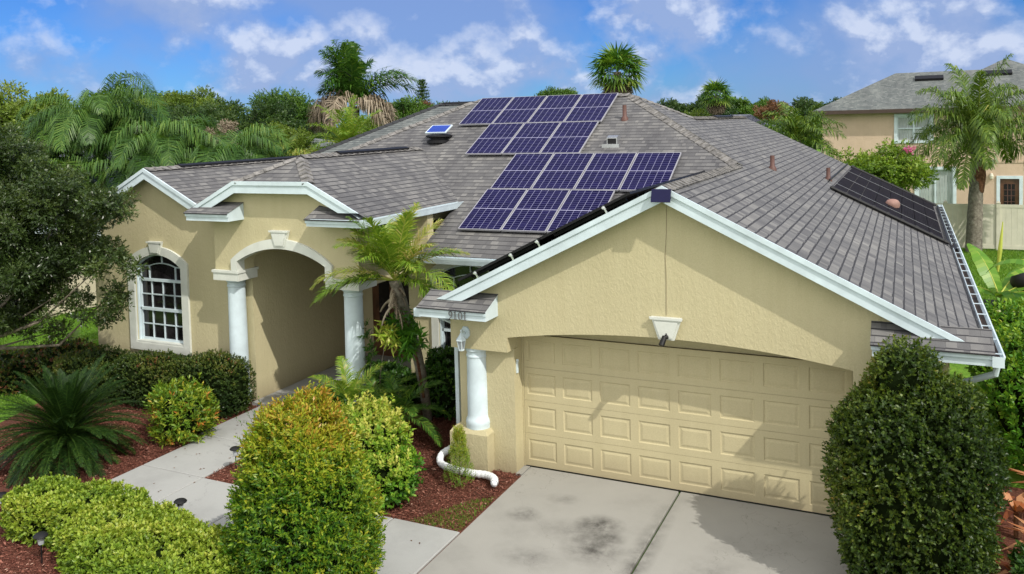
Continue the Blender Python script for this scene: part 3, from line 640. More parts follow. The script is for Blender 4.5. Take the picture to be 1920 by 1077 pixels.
# --- entry wall and left wing wall with arched windows
def wall_arch(x0, x1, tops, y0, y1, o):
    xl, xr, zb, zs, za = o; mb = MB()
    mb.box(x0, xl, y0, y1, -.1, zs); mb.box(xr, x1, y0, y1, -.1, zs); mb.box(xl, xr, y0, y1, -.1, zb)
    mb.prism([(x0, zs), (xl, zs)]+arc(xl, xr, zs, za)[1:-1]+[(xr, zs), (x1, zs)]+tops, y0, y1); return mb
def window(xl, xr, zb, zs, za, y, rail, bar, tw=.19, sill=.16):
    w_ = MB(); A = arc(xl, xr, zs, za); B = arc(xl-tw, xr+tw, zs+.10, za+.18)
    strip(w_, [(xl-tw, zb-sill)]+B+[(xr+tw, zb-sill)], [(xl, zb)]+A+[(xr, zb)], y-.05, y-.002)
    w_.box(xl-tw, xr+tw, y-.051, y-.003, zb-sill-.001, zb-.001) if False else None
    w_.prism([(xl-tw, zb-sill), (xr+tw, zb-sill), (xr, zb), (xl, zb)], y-.05, y-.002)
    w_.prism([(xl-.001, zb-.02), (xr+.001, zb-.02), (xr+.001, zb+.045), (xl-.001, zb+.045)], y-.04, y+.14)
    wo_ = w_.build('window', 'trim_stucco', house)
    # painted reveal
    mb = MB(); I = arc(xl+.03, xr-.03, zs, za-.03); strip(mb, [(xl+.001, zb+.046)]+[(p[0], p[1]-.001) for p in A]+[(xr-.001, zb+.046)], [(xl+.03, zb+.046)]+I+[(xr-.03, zb+.046)], y+.02, y+.16); mb.build('window_frame', 'white_paint', wo_)
    g = MB(); g.prism([(xl+.02, zb+.02), (xr-.02, zb+.02), (xr-.02, zs)]+[p for p in reversed(arc(xl+.02, xr-.02, zs, za-.01)[1:-1])]+[(xl+.02, zs)], y+.125, y+.135); g.build('pane', 'dark_glass', wo_)
    b = MB(); X0, X1 = xl+.03, xr-.03; yy0, yy1 = y+.095, y+.124; hw = .011
    zb2 = zb+.046
    b.box(X0, X1, y+.07, yy1, rail-.03, rail+.03); b.box(X0, X1, y+.075, yy1, bar-.028, bar+.028); b.box(X0, X1, y+.08, yy1, zb2, zb2+.045)
    for z0, z1 in ((zb2+.046, rail-.031), (rail+.031, bar-.029)):
        zm = (z0+z1)/2
        for k in (1, 2, 3): x = X0+(X1-X0)*k/4; b.box(x-hw, x+hw, yy0, yy1, z0, z1)
        b.box(X0, X1, yy0+.004, yy1-.001, zm-hw, zm+hw)
    # sunburst head: inner arch with rays
    xa, xb = X0+(X1-X0)*.21, X1-(X1-X0)*.21; zi = bar+(za-bar)*.52; zt = bar+(za-bar)*.64
    b.box(xa-hw, xa+hw, yy0, yy1, bar+.028, zi); b.box(xb-hw, xb+hw, yy0, yy1, bar+.028, zi)
    ia = arc(xa, xb, zi, zt, 16); strip(b, [(p[0], p[1]+hw) for p in ia], [(p[0], p[1]-hw) for p in ia], yy0+.002, yy1-.002)
    xc = (xa+xb)/2; b.box(xc-hw, xc+hw, yy0, yy1, zt+hw, za-.03)
    for a, bb in (((xa, zi), (X0, zs-.02)), ((xb, zi), (X1, zs-.02))):
        b.slab((a[0], y+.108, a[1]), (bb[0], y+.108, bb[1]), (0, .022, 0), (0, 0, .024))
    b.box(X0, X0+.03, y+.07, yy1, zb2, zs); b.box(X1-.03, X1, y+.07, yy1, zb2, zs)
    b.build('muntins', 'white_paint', wo_)
    return wo_
wall_arch(-11.0, -6.62, [(-6.62,3.45),(-7.395,3.80),(-9.06,4.62),(-11.0,3.66)], .9, 1.06, (-9.72,-8.33,.93,2.62,2.88)).build('left_wing_wall', 'tan_stucco', house)
window(-9.72, -8.33, .93, 2.62, 2.88, .9, 1.66, 2.30)
mb = MB(); mb.box(-11.0,-10.85,1.06,9,-.1,3.4); mb.build('left_side_wall', 'tan_stucco', house)
wall_arch(-3.62, -1.0, [(-1.0,2.88),(-3.62,2.88)], 2.35, 2.5, (-2.93,-1.55,.62,2.52,2.76)).build('entry_wall', 'tan_stucco', house)
window(-2.93, -1.55, .62, 2.52, 2.76, 2.35, 1.40, 2.14, .15)
mb = MB(); mb.box(-3.46,-3.1,2.3,2.52,2.885,3.80); mb.build('entry_upper_wall', 'tan_stucco', house)
# --- roofs
def P_right(x, y): return (x, y, GZ-.5*(x-GX))
def P_left(x, y): return (x, y, GZ+.5*(x-GX))
def P_front(x, y): return (x, y, 4.58+.507*(y-5))
PX, PZ, LX, LZ = -5.27, 4.96, -9.06, 4.73
def P_pr(x, y): return (x, y, PZ-.5*(x-PX))
def P_pl(x, y): return (x, y, PZ+.5*(x-PX))
def P_lr(x, y): return (x, y, LZ-.5*(x-LX))
def P_ll(x, y): return (x, y, LZ+.5*(x-LX))
mb = MB()
roof(mb, [P_right(*p) for p in ((6.47,-.72),(6.47,17.0),(.6,17.0),(.6,9.36),(-.65,8.1),(2.5,5.0),(2.5,-.72))])
roof(mb, [P_left(*p) for p in ((-1.4,-.72),(2.5,-.72),(2.5,5.0),(-.66,1.84),(-1.4,1.84))])
roof(mb, [P_front(*p) for p in ((-.66,1.84),(2.5,5.0),(-.65,8.1),(-4.93,8.1),(-8.417,4.663),(-7.395,3.655),(-5.27,5.75),(-3.1,3.61),(-3.1,1.84))])
mainroof = mb.build('main_roof', 'main_shingle', house)
mb = MB()
roof(mb, [(-4.93,8.1,6.15),(-8.417,4.663,4.407),(-11.2,4.663,3.015),(-11.2,12,3.015)])
roof(mb, [(-4.93,8.1,6.15),(-.65,8.1,6.15),(.6,9.36,5.51),(.6,13,3.67),(-9.9,13,3.67)])
roof(mb, [(.6,9.36,5.53),(.6,17,5.53),(-4,17,3.23),(-4,9.36,3.23)])
mb.build('rear_roof', 'main_shingle', house)
mb = MB(); roof(mb, [(-8.3,12,6.2),(-4,12,6.2),(-4,6,3.2),(-14.3,6,3.2)]); roof(mb, [(-8.3,12,6.2),(-14.3,6,3.2),(-14.3,14,3.2)])
caps(mb, (-14.3,6,3.21), (-8.3,12,6.21), .16, .25); caps(mb, (-8.3,12,6.21), (-4,12,6.21), .16, .25); mb.build('rear_wing_roof', 'grey_shingle', house)
mb = MB()
roof(mb, [P_pr(*p) for p in ((-4.37,.25),(-3.1,.25),(-3.1,3.61),(-5.27,5.75),(-5.27,1.15))])
roof(mb, [P_pl(*p) for p in ((-6.17,.25),(-5.27,1.15),(-5.27,5.75),(-7.395,3.655),(-7.395,.25))])
roof(mb, [(-6.17,.25,4.51),(-4.37,.25,4.51),(-5.27,1.15,4.96)])
mb.build('porch_roof', 'main_shingle', house)
mb = MB()
roof(mb, [P_lr(*p) for p in ((-9.06,.7),(-7.395,.7),(-7.395,3.655),(-8.417,4.663),(-8.417,9),(-9.06,9))])
roof(mb, [P_ll(*p) for p in ((-9.06,.7),(-9.06,9),(-12.0,9),(-12.0,.7))])
mb.build('left_wing_roof', 'main_shingle', house)
for a_, b_, w_ in ((P_right(2.5,-.72), P_right(2.5,5.0), .14), ((2.5,5.0,4.59), (-.65,8.1,6.16), .14), ((-.65,8.1,6.16), (-4.93,8.1,6.16), .14), ((-8.417,4.663,4.42), (-4.93,8.1,6.16), .14),
        ((.6,9.36,5.54), (.6,17,5.54), .14), ((.6,9.36,5.54), (-.65,8.1,6.16), .14), ((-5.27,1.15,4.97), (-5.27,5.75,4.97), .14), ((-6.17,.25,4.52), (-5.27,1.15,4.97), .12), ((-4.37,.25,4.52), (-5.27,1.15,4.97), .12), ((-9.06,.7,4.74), (-9.06,9,4.74), .14)):
    mb = MB(); caps(mb, a_, b_, w_); mb.build('ridge_cap', 'shingle_cap', house)
def ridge_vent(a, b, wv=.10):
    a, b = Vector(a), Vector(b); mb = MB(); d = (b-a).normalized(); s = d.cross(Vector((0,0,1))).normalized()
    u0 = Vector((0,0,.015)); v = []
    for p in (a, b): v += [p-s*wv+Vector((0,0,-.06)), p-s*wv+Vector((0,0,.0)), p+u0+Vector((0,0,.02)), p+s*wv, p+s*wv+Vector((0,0,-.06))]
    mb.add(v, [(0,1,6,5),(1,2,7,6),(2,3,8,7),(3,4,9,8),(0,4,3,2,1),(5,6,7,8,9)]); mb.build('ridge_vent', 'black_metal', house)
ridge_vent((-9.06,1.6,4.76), (-9.06,8.2,4.76)); ridge_vent((-5.27,2.3,4.99), (-5.27,5.0,4.99)); ridge_vent((.6,12.0,5.56), (.6,14.5,5.56))
ridge_vent((-8.2,12,6.22), (-6.9,12,6.22))
# --- fascia and rakes
def rake(xa, za, y, xl, xr, h=.215, flat=0):
    mb = MB(); fa = flat/2
    for dx, dz, dy, hh in ((0, 0, 0, h), (0, .012, -.022, .075)):
        z = lambda x: za+dz-.5*(abs(x-xa)-fa)
        b0 = y-.035+dy
        if flat:
            mb.prism([(xl, z(xl)), (xa-fa, za+dz), (xa-fa+.1*hh, za+dz-hh), (xl+2*hh, z(xl))], b0, b0+.034)
            mb.prism([(xa-fa, za+dz), (xa+fa, za+dz), (xa+fa-.1*hh, za+dz-hh), (xa-fa+.1*hh, za+dz-hh)], b0, b0+.034)
            mb.prism([(xa+fa, za+dz), (xr, z(xr)), (xr-2*hh, z(xr)), (xa+fa-.1*hh, za+dz-hh)], b0, b0+.034)
        else:
            mb.prism([(xl, z(xl)), (xa, za+dz), (xa, za+dz-hh), (xl+2*hh, z(xl))], b0, b0+.034)
            mb.prism([(xa, za+dz), (xr, z(xr)), (xr-2*hh, z(xr)), (xa, za+dz-hh)], b0, b0+.034)
    # soffit
    z = lambda x: za-.5*(abs(x-xa)-fa)-.10
    pts = [(xl, z(xl)), (xa-fa, za-.10), (xa+fa, za-.10), (xr, z(xr))] if flat else [(xl, z(xl)), (xa, za-.10), (xr, z(xr))]
    yb = {-.72: -.49, .25: .46, .7: .91}[y]
    for p, q in zip(pts, pts[1:]): mb.add([(p[0],y-.001,p[1]),(q[0],y-.001,q[1]),(q[0],yb,q[1]),(p[0],yb,p[1])], [(0,1,2,3)])
    return mb.build('rake_board', 'white_paint', house)
rake(2.5, 4.59, -.72, -1.12, 6.20); rake(PX, 4.52, .25, -7.36, -3.28, flat=1.8); rake(LX, 4.74, .7, -11.75, -7.42)
def eave_return(x0, x1, yf, yw, z0, z1, rise, rise_r=None):
    if rise_r is None: rise_r = rise
    mb = MB(); mb.add([(x0,yf,z0),(x1,yf,z0),(x1,yw,z0),(x0,yw,z0),(x0,yf,z1),(x1,yf,z1),(x1,yw,z1+rise_r),(x0,yw,z1+rise)], [(3,2,1,0),(0,1,5,4),(1,2,6,5),(3,0,4,7)])
    mb.box(x0-.012, x1+.012, yf-.022, yf+.01, z1-.075, z1-.004); er = mb.build('eave_return', 'white_paint', house)
    mb = MB(); dz = .016; roof(mb, [(x0-.02,yf-.05,z1+dz-.02),(x1+.02,yf-.05,z1+dz-.02),(x1+.02,yw,z1+rise_r+dz),(x0-.02,yw,z1+rise+dz)])
    mb.add([(x0-.02,yf-.05,z1+dz-.04),(x1+.02,yf-.05,z1+dz-.04),(x1+.02,yf-.05,z1+dz-.021),(x0-.02,yf-.05,z1+dz-.021)], [(0,1,2,3)])
    mb.build('return_shingles', 'main_shingle', er); return er
eave_return(-1.36, -.19, -.92, -.5, 2.53, 2.69, .17); eave_return(5.16, 6.46, -.92, -.5, 2.53, 2.69, .17)
eave_return(-12.0, -10.75, .45, .9, 3.10, 3.26, .16); eave_return(-7.22, -6.14, .03, .45, 3.77, 3.93, .16); eave_return(-4.28, -3.125, .03, .45, 3.74, 3.875, .19, -.03)
# address numerals on the left return
num = MB(); yN = -.950; zN = 2.535; hN = .125
def numring(xc, zc, rx, rz):
    o = []; i = []
    for k in range(25):
        a = 2*math.pi*k/24; o.append((xc+rx*math.sin(a), zc+rz*math.cos(a))); th = .35+.65*abs(math.sin(a)); i.append((xc+(rx-.017*th)*math.sin(a), zc+(rz-.011)*math.cos(a)))
    strip(num, o, i, yN-.008, yN+.004)
def numone(xc):
    num.prism([(xc-.008, zN+.008), (xc+.008, zN+.008), (xc+.008, zN+hN), (xc-.004, zN+hN), (xc-.022, zN+hN-.018), (xc-.022, zN+hN-.026), (xc-.008, zN+hN-.02)], yN-.008, yN+.004)
    num.box(xc-.024, xc+.024, yN-.009, yN+.005, zN, zN+.009)
numring(-.78, zN+hN-.037, .033, .037); num.prism([(-.752, zN+.085), (-.747, zN+.085), (-.750, zN+.05), (-.77, zN+.015), (-.80, zN+.001), (-.806, zN+.010), (-.782, zN+.026), (-.766, zN+.052)], yN-.009, yN+.003)
numone(-.70); numring(-.61, zN+hN/2, .036, hN/2); numone(-.53)
num.build('house_number', 'number_grey', house)
# gutters
def gutter_y(x, y0, y1, z, nm='gutter', w_=.125, h=.13, ticks=.75, out=1):
    mb = MB(); a, b = (x, x+w_*out); lo, hi = min(a, b), max(a, b)
    mb.prism([(lo, z-h), (hi-.02, z-h), (hi, z-.04), (hi+.012, z), (hi-.006, z), (hi-.012, z-.03), (hi-.03, z-h+.01), (lo+.008, z-h+.01), (lo+.008, z), (lo, z)], y0, y1)
    mb.box(lo, hi, y0-.006, y0, z-h, z-.003); mb.box(lo, hi, y1, y1+.006, z-h, z-.003)
    g = mb.build(nm, 'white_paint', house)
    mb = MB(); mb.box(lo+.01, hi-.02, y0+.01, y1-.01, z-h+.012, z-h+.055); mb.build('gutter_debris', 'soil', g)
    if ticks:
        mb = MB(); yy = y0+.15
        while yy < y1: mb.box(lo, hi, yy, yy+.02, z-.012, z-.002); yy += ticks
        mb.build('gutter_hangers', 'white_paint', g)
    return g
gutter_y(6.45, -.95, 17, 2.66, ticks=.72); gutter_y(-3.11, .0, 3.62, 3.875, ticks=0); gutter_y(-1.53, -.80, 1.8, 2.62, ticks=0)
mb = MB(); mb.prism([(1.84, 2.99), (1.84, 2.86), (1.74, 2.86), (1.715, 2.95), (1.71, 2.99), (1.725, 2.99), (1.75, 2.875), (1.83, 2.875), (1.83, 2.99)], -3.09, -.72, 'x'); mb.box(-3.09,-.72,1.835,1.86,2.84,2.98); mb.build('gutter', 'white_paint', house)
mb = MB(); mb.box(-3.46,-.7,1.86,2.349,2.84,2.865); mb.build('soffit', 'white_paint', house)
mb = MB(); mb.tube([(6.52,-.8,2.56),(6.5,-.75,2.4),(6.2,-.5,2.2),(6.12,-.34,2.05),(6.12,-.34,.1)], .04, 8); mb.build('downspout', 'white_paint', house)
mb = MB(); mb.box(-1.17,-1.105,-.17,-.11,.12,2.25); mb.tube([(-1.46,-.35,2.5),(-1.42,-.30,2.40),(-1.16,-.16,2.25),(-1.14,-.14,2.1)], .03, 6); mb.build('downspout', 'white_paint', house)
mb = MB(); mb.box(6.05,6.45,-.5,16.9,2.50,2.515); mb.build('side_soffit', 'white_paint', house)
# roof pipes and vents
def onroof(x, y, pl): return pl(x, y)[2]
for (x, y, pl, h) in ((-.41, 6.88, P_front, .34), (2.92, 6.85, P_right, .30), (3.82, 9.95, P_right, .30)):
    z = onroof(x, y, pl); mb = MB(); mb.lathe((x, y, z-.1), [(.09, .06), (.085, .13), (.05, .18), (.047, h+.1), (.038, h+.1), (.038, h+.02)], 14); mb.build('vent_pipe', 'brown_pipe', mainroof, smooth=True)
x, y = -.37, 5.88; z = P_front(x, y)[2]
mb = MB(); mb.box(x-.2, x+.2, y-.22, y+.12, z-.11, z-.03); mb.prism([(y-.1, z-.06), (y-.1, z+.11), (y+.02, z+.16), (y+.16, z+.16), (y+.16, z)], x-.12, x+.12, 'x'); mb.build('roof_vent', 'galvanised', mainroof)
mb = MB(); mb.box(x-.10, x+.10, y-.104, y-.101, z-.03, z+.09); mb.build('vent_opening', 'black_metal', mainroof)
# door sensor box at the left jamb
mb = MB(); mb.box(-.0295, -.005, -.23, -.19, 1.57, 1.74); mb.box(-.03, .005, -.215, -.205, 1.75, 1.79); mb.build('keypad', 'white_paint', house)
# cable stain line below the peak: thin conduit wire
mb = MB(); mb.tube([(2.50,-.505,4.30),(2.49,-.504,3.9),(2.47,-.506,3.6),(2.478,-.505,3.2),(2.47,-.505,2.74)], .0028, 5); mb.build('cable', 'cable_tan', house)

# ================================================================== THINGS ON THE HOUSE
fs = math.atan(.507); fdir = Vector((0, math.cos(fs), math.sin(fs))); fn = Vector((0, -math.sin(fs), math.cos(fs)))
def make_panel(w_, L, frame_mat='panel_frame'):
    """panel lying in local xy with its low left corner at the origin: frame mesh with cells, backsheet and rails"""
    mb = MB(); fw = .012
    for a in ((0, w_, 0, fw), (0, w_, L-fw, L), (0, fw, fw, L-fw), (w_-fw, w_, fw, L-fw)): mb.box(a[0], a[1], a[2], a[3], -.035, .004)
    t = mb.build('solar_panel', frame_mat); t.parent = house
    mb = MB(); mb.add([(fw,fw,0),(w_-fw,fw,0),(w_-fw,L-fw,0),(fw,L-fw,0)], [(0,1,2,3)], [[(0,0),(1,0),(1,1),(0,1)]]); g = mb.build('cells', 'solar_cells', None); g.parent = t
    mb = MB(); mb.add([(fw,fw,-.03),(w_-fw,fw,-.03),(w_-fw,L-fw,-.03),(fw,L-fw,-.03)], [(3,2,1,0)]); g = mb.build('backsheet', 'black_rubber', None); g.parent = t
    for x in (.2, w_-.2):
        mb = MB(); mb.box(x-.02, x+.02, .15, L-.15, -.085, -.036); g = mb.build('rail', 'black_metal', None); g.parent = t
    return t
def dup(root):
    r_ = root.copy(); COL.objects.link(r_)
    for ch in root.children:
        c = ch.copy(); COL.objects.link(c); c.parent = r_
    return r_
PL, PW = 1.511, .958
proto = make_panel(PW-.030, PL); first = True
for row, (x0, n) in {1: (-4.715, 4), 2: (-3.814, 3), 3: (-2.49, 4), 4: (-2.548, 3)}.items():
    d = (4-row)*(PL+.02)
    for k in range(n):
        o = proto if first else dup(proto); first = False
        o.location = Vector((x0+k*PW, 2.551, 4.68+.507*(2.551-5)))+fdir*d; o.rotation_euler = (fs, 0, 0)
# edge-on array on the left slope of the garage roof
ga = math.atan(.5); gdir = Vector((math.cos(ga), 0, math.sin(ga))); gn = Vector((-math.sin(ga), 0, math.cos(ga)))
protoB = make_panel(1.0, 1.60, 'black_metal')
first = True
for i in range(2):
    for j in range(5):
        o = protoB if first else dup(protoB); first = False
        o.location = Vector((-1.02, -.38+1.01*(j+1), P_left(-1.02, 0)[2]))+gn*.165+gdir*(i*1.62+.15)
        rm = Matrix((Vector((0, -1, 0)), gdir, gn)).transposed(); o.rotation_euler = rm.to_euler()
# aluminium feet under the front edge
for k, s in enumerate((.35, 1.05, 1.55, 2.75)):
    b = Vector((-1.02, -.46, P_left(-1.02, 0)[2]))+gdir*(s+.2)
    mb = MB(); mb.box(b.x-.035, b.x+.035, b.y-.03, b.y+.03, b.z-.03, b.z+.02); mb.slab(b+gn*.0, b+gn*.15, (.03, 0, 0), (0, .015, 0)); mb.slab(b+gn*.1+Vector((.02, -.01, 0)), b+gn*.12-Vector((.03, .02, 0)), (0, .025, 0), (0, 0, .025))
    mb.build('mounting_foot', 'aluminium', house)
# solar attic fan
fx, fy = -4.98, 6.10; fz = P_front(fx, fy)[2]
fan = empty('attic_fan', (fx, fy, fz), 'small solar attic fan with bright blue panel standing alone on the roof', 'roof fan')
mb = MB(); mb.lathe((fx, fy, fz-.05), [(.30, -.02), (.30, .05), (.22, .06), (.22, .10), (.33, .13), (.33, .17), (.15, .22), (0, .23)], 24); mb.build('housing', 'black_metal', fan, smooth=True)
c = Vector((fx, fy, fz+.27)); tl = R(26); u_ = Vector((.58, 0, 0)); v_ = Vector((0, math.cos(tl), math.sin(tl)))*.42; n_ = Vector((0, -math.sin(tl), math.cos(tl)))
mb = MB(); mb.slab(c-u_*.5, c+u_*.5, v_, n_*.03); mb.build('panel_frame', 'white_paint', fan)
mb = MB(); mb.slab(c-u_*.45+n_*.015, c+u_*.45+n_*.015, v_*.86, n_*.008); mb.build('blue_panel', 'blue_cell', fan)
# pool heater mats on the right slope
ph = empty('pool_heater', (5.0, 8.0, 3.3), 'black pool heating mat of long strips lying on the right roof slope', 'pool heater')
rdir = Vector((math.cos(ga), 0, -math.sin(ga))); rn = Vector((math.sin(ga), 0, math.cos(ga)))
def RP(s, y, h=.03): # s metres down the slope from x=3.95
    b = Vector(P_right(4.02, y)); return b+rdir*s+rn*h
for k in range(8):
    s0 = k*.318; mb = MB(); a = RP(s0+.15, 8.2); b = RP(s0+.15, 16.2); mb.slab(a, b, rdir*.30, rn*.03)
    for q in range(7): mb.slab(RP(s0+.03+q*.04, 8.2, .048), RP(s0+.03+q*.04, 16.2, .048), rdir*.018, rn*.01)
    mb.build('strip', 'pool_mat', ph)
mb = MB(); mb.tube([RP(-.05, 8.12, .06), RP(2.62, 8.12, .06)], .035, 8); mb.tube([RP(-.05, 16.28, .06), RP(2.62, 16.28, .06)], .035, 8); mb.tube([RP(2.62, 8.12, .06), RP(2.66, 16.3, .06)], .028, 8); mb.tube([RP(2.62,8.12,.06), RP(2.75, 7.6, .06), RP(2.78, 16.4, .06)], .022, 8)
mb.tube([RP(-.18, 16.35, .06), RP(-.18, 9.5, .06)], .024, 8)
for k in range(9): mb.tube([RP(k*.318-.03, 8.12, .06), RP(k*.318+.03, 8.12, .06)], .048, 8); mb.tube([RP(k*.318-.03, 16.28, .06), RP(k*.318+.03, 16.28, .06)], .048, 8)
mb.build('header_pipe', 'black_rubber', ph, smooth=True)
mb = MB()
for y in (9.4, 11.7, 14.1): mb.slab(RP(0, y, .062), RP(2.5, y, .062), (0, .02, 0), rn*.008)
mb.build('strap', 'galvanised', ph)
c = RP(1.35, 10.4, .07); mb = MB(); mb.lathe(c, [(.15, -.06), (.17, .0), (.16, .07), (.12, .12), (.06, .145), (0, .15)], 20)
o = mb.build('dome_vent', 'terracotta', None, origin=c, smooth=True); tag(o, 'pinkish round dome vent poking up through the black pool heating mat', 'roof vent')
# solar spotlight panel at the garage peak
sp_ = empty('solar_light', (2.5, -.78, 4.45), 'small square dark solar panel fixed at the garage gable peak', 'solar light')
mb = MB(); c = Vector((2.51, -.83, 4.47)); n_ = Vector((0, -.94, .34)).normalized(); v_ = Vector((0, .34, .94)).normalized()
mb.slab(c-Vector((.135, 0, 0)), c+Vector((.135, 0, 0)), v_*.185, n_*.022); mb.build('solar_face', 'navy_cell', sp_)
mb = MB(); mb.box(2.48, 2.54, -.80, -.745, 4.40, 4.50); mb.build('bracket', 'black_metal', sp_)
# security camera at the keystone
sc = empty('security_camera', (2.48, -.6, 2.44), 'small black security camera hanging at the garage keystone', 'camera')
mb = MB(); mb.lathe((2.485, -.58, 2.44), [(.0, -.012), (.032, -.01), (.036, .012), (.02, .035), (0, .04)], 12); mb.slab((2.485, -.575, 2.44), (2.485, -.575, 2.50), (.015, 0, 0), (0, .015, 0)); mb.build('ball_mount', 'black_metal', sc, smooth=True)
mb = MB(); mb.tube([(2.47, -.60, 2.46), (2.44, -.68, 2.35)], [.036, .042], 12); mb.build('camera_body', 'black_metal', sc, smooth=True)
# wall lantern
la = empty('wall_lantern', (-.75, -.5, 2.2), 'white carriage lantern on the wall above the garage column', 'lantern')
mb = MB(); mb.prism([(-.80, 2.13), (-.73, 2.13), (-.69, 2.18), (-.69, 2.27), (-.73, 2.32), (-.80, 2.32), (-.83, 2.27), (-.83, 2.18)], -.53, -.502); mb.tube([(-.76,-.53,2.22),(-.76,-.60,2.27),(-.76,-.66,2.26),(-.76,-.67,2.20)], .014, 8); mb.build('backplate', 'white_paint', la, smooth=True)
lc = (-.76, -.67, 0)
mb = MB(); mb.lathe(lc, [(.005, 2.31), (.014, 2.29), (.006, 2.265), (.018, 2.25), (.035, 2.215), (.085, 2.155), (.088, 2.14), (.07, 2.14)][::-1], 6); mb.build('lantern_roof', 'white_paint', la)
mb = MB(); mb.lathe(lc, [(.046, 1.975), (.052, 1.985), (.052, 2.0), (.046, 2.0)], 6)
for k in range(6):
    a = math.pi*k/3; mb.slab((lc[0]+.048*math.cos(a), lc[1]+.048*math.sin(a), 2.0), (lc[0]+.073*math.cos(a), lc[1]+.073*math.sin(a), 2.14), (.009, 0, 0), (0, .009, 0))
mb.build('lantern_cage', 'white_paint', la)
mb = MB(); mb.lathe(lc, [(.042, 2.001), (.066, 2.139)], 6); mb.build('lantern_glass', 'lamp_glass', la)
# corrugated drain pipe
pts = [Vector(p) for p in ((-1.14,-.15,.22),(-1.22,-.24,.20),(-1.33,-.40,.13),(-1.26,-.56,.06),(-.98,-.68,.055),(-.62,-.72,.06),(-.34,-.74,.08),(-.16,-.84,.09),(-.09,-.98,.085))]
fine = []
for i in range(len(pts)-1):
    for k in range(6):
        t_ = k/6; a, b, c, d = pts[max(i-1, 0)], pts[i], pts[i+1], pts[min(i+2, len(pts)-1)]
        fine.append(.5*((2*b)+(c-a)*t_+(2*a-5*b+4*c-d)*t_**2+(3*b-a-3*c+d)*t_**3))
fine.append(pts[-1]); mb = MB(); mb.tube(fine, [.055+.0045*(i % 2) for i in range(len(fine))], 14, False); mb.tube([pts[-1], pts[-1]-Vector((-.005,.02,0))], [.048,.02], 14)
o = mb.build('drain_pipe', 'pvc_white', None, origin=pts[0]); tag(o, 'white corrugated drain pipe curving over the mulch from the downspout', 'pipe')
# path lights
def path_light(x, y, label, first=[None]):
    if first[0] is None:
        t = empty('path_light', (x, y, 0), label, 'path light', 'solar path lights in the beds')
        mb = MB(); mb.tube([(x,y,-.02),(x,y,.26)], .009, 8); mb.build('stake', 'black_metal', t)
        mb = MB(); mb.lathe((x,y,0), [(.02,.25),(.035,.26),(.05,.37),(.045,.37)], 14); mb.build('lens', 'lamp_glass', t, smooth=True)
        mb = MB(); mb.lathe((x,y,0), [(.085,.362),(.09,.372),(.07,.392),(.035,.402),(0,.403)], 18); mb.build('cap', 'black_metal', t, smooth=True)
        first[0] = t
    else:
        t = dup(first[0]); t.location = (x, y, 0); t['label'] = label
    return t
path_light(-4.27, -1.95, 'black solar path light beside the walkway nearest the porch')
path_light(-3.62, -3.72, 'black solar path light between the walkway and the bright low hedge').rotation_euler = (0, .05, .6)
path_light(-4.55, -5.12, 'black solar path light in front of the bright low hedge').rotation_euler = (.06, 0, 1)
path_light(-6.2, -4.55, 'black solar path light at the left end of the bright low hedge')

# ================================================================== NEIGHBOURING BUILDINGS AND FENCES
def hip_roof(mb, x0, x1, y0, y1, ze, zr):
    h = zr-ze
    w_ = (y1-y0)/2; ym = (y0+y1)/2
    a, b = (x0+w_, ym, zr), (x1-w_, ym, zr)
    roof(mb, [(x0,y0,ze),(x1,y0,ze),b,a]); roof(mb, [(x1,y1,ze),(x0,y1,ze),a,b]); roof(mb, [(x0,y1,ze),(x0,y0,ze),a]); roof(mb, [(x1,y0,ze),(x1,y1,ze),b])
nh = empty('two_storey_house', (8, 33, 0), 'peach two storey neighbour house with grey hip roof behind the tan fence', 'house')
NY = 33.
mb = MB()
def wall_rects(mb, x0, x1, z0, z1, y0, y1, holes):
    xs = sorted({x0, x1, *[h[0] for h in holes], *[h[1] for h in holes]})
    for a, b in zip(xs, xs[1:]):
        hs = sorted([h for h in holes if h[0] <= a and h[1] >= b], key=lambda h: h[2]); z = z0
        for h in hs:
            if h[2] > z: mb.box(a, b, y0, y1, z, h[2])
            z = h[3]
        if z < z1: mb.box(a, b, y0, y1, z, z1)
holes = [(5.2,6.66,4.2,5.36), (6.10,7.62,.1,2.78), (9.56,10.34,.1,2.35), (12.2,14,4.2,5.36)]
wall_rects(mb, 1.75, 20, 0, 5.62, NY, NY+.2, holes); mb.box(1.75,1.95,NY+.2,44,0,5.62); mb.box(1.95,20,NY+.9,NY+.95,.05,5.6); mb.build('wall', 'peach_stucco', nh)
mb = MB(); mb.box(1.74,20,NY-.03,NY-.001,3.10,3.20); mb.build('belt_course', 'peach_stucco', nh)
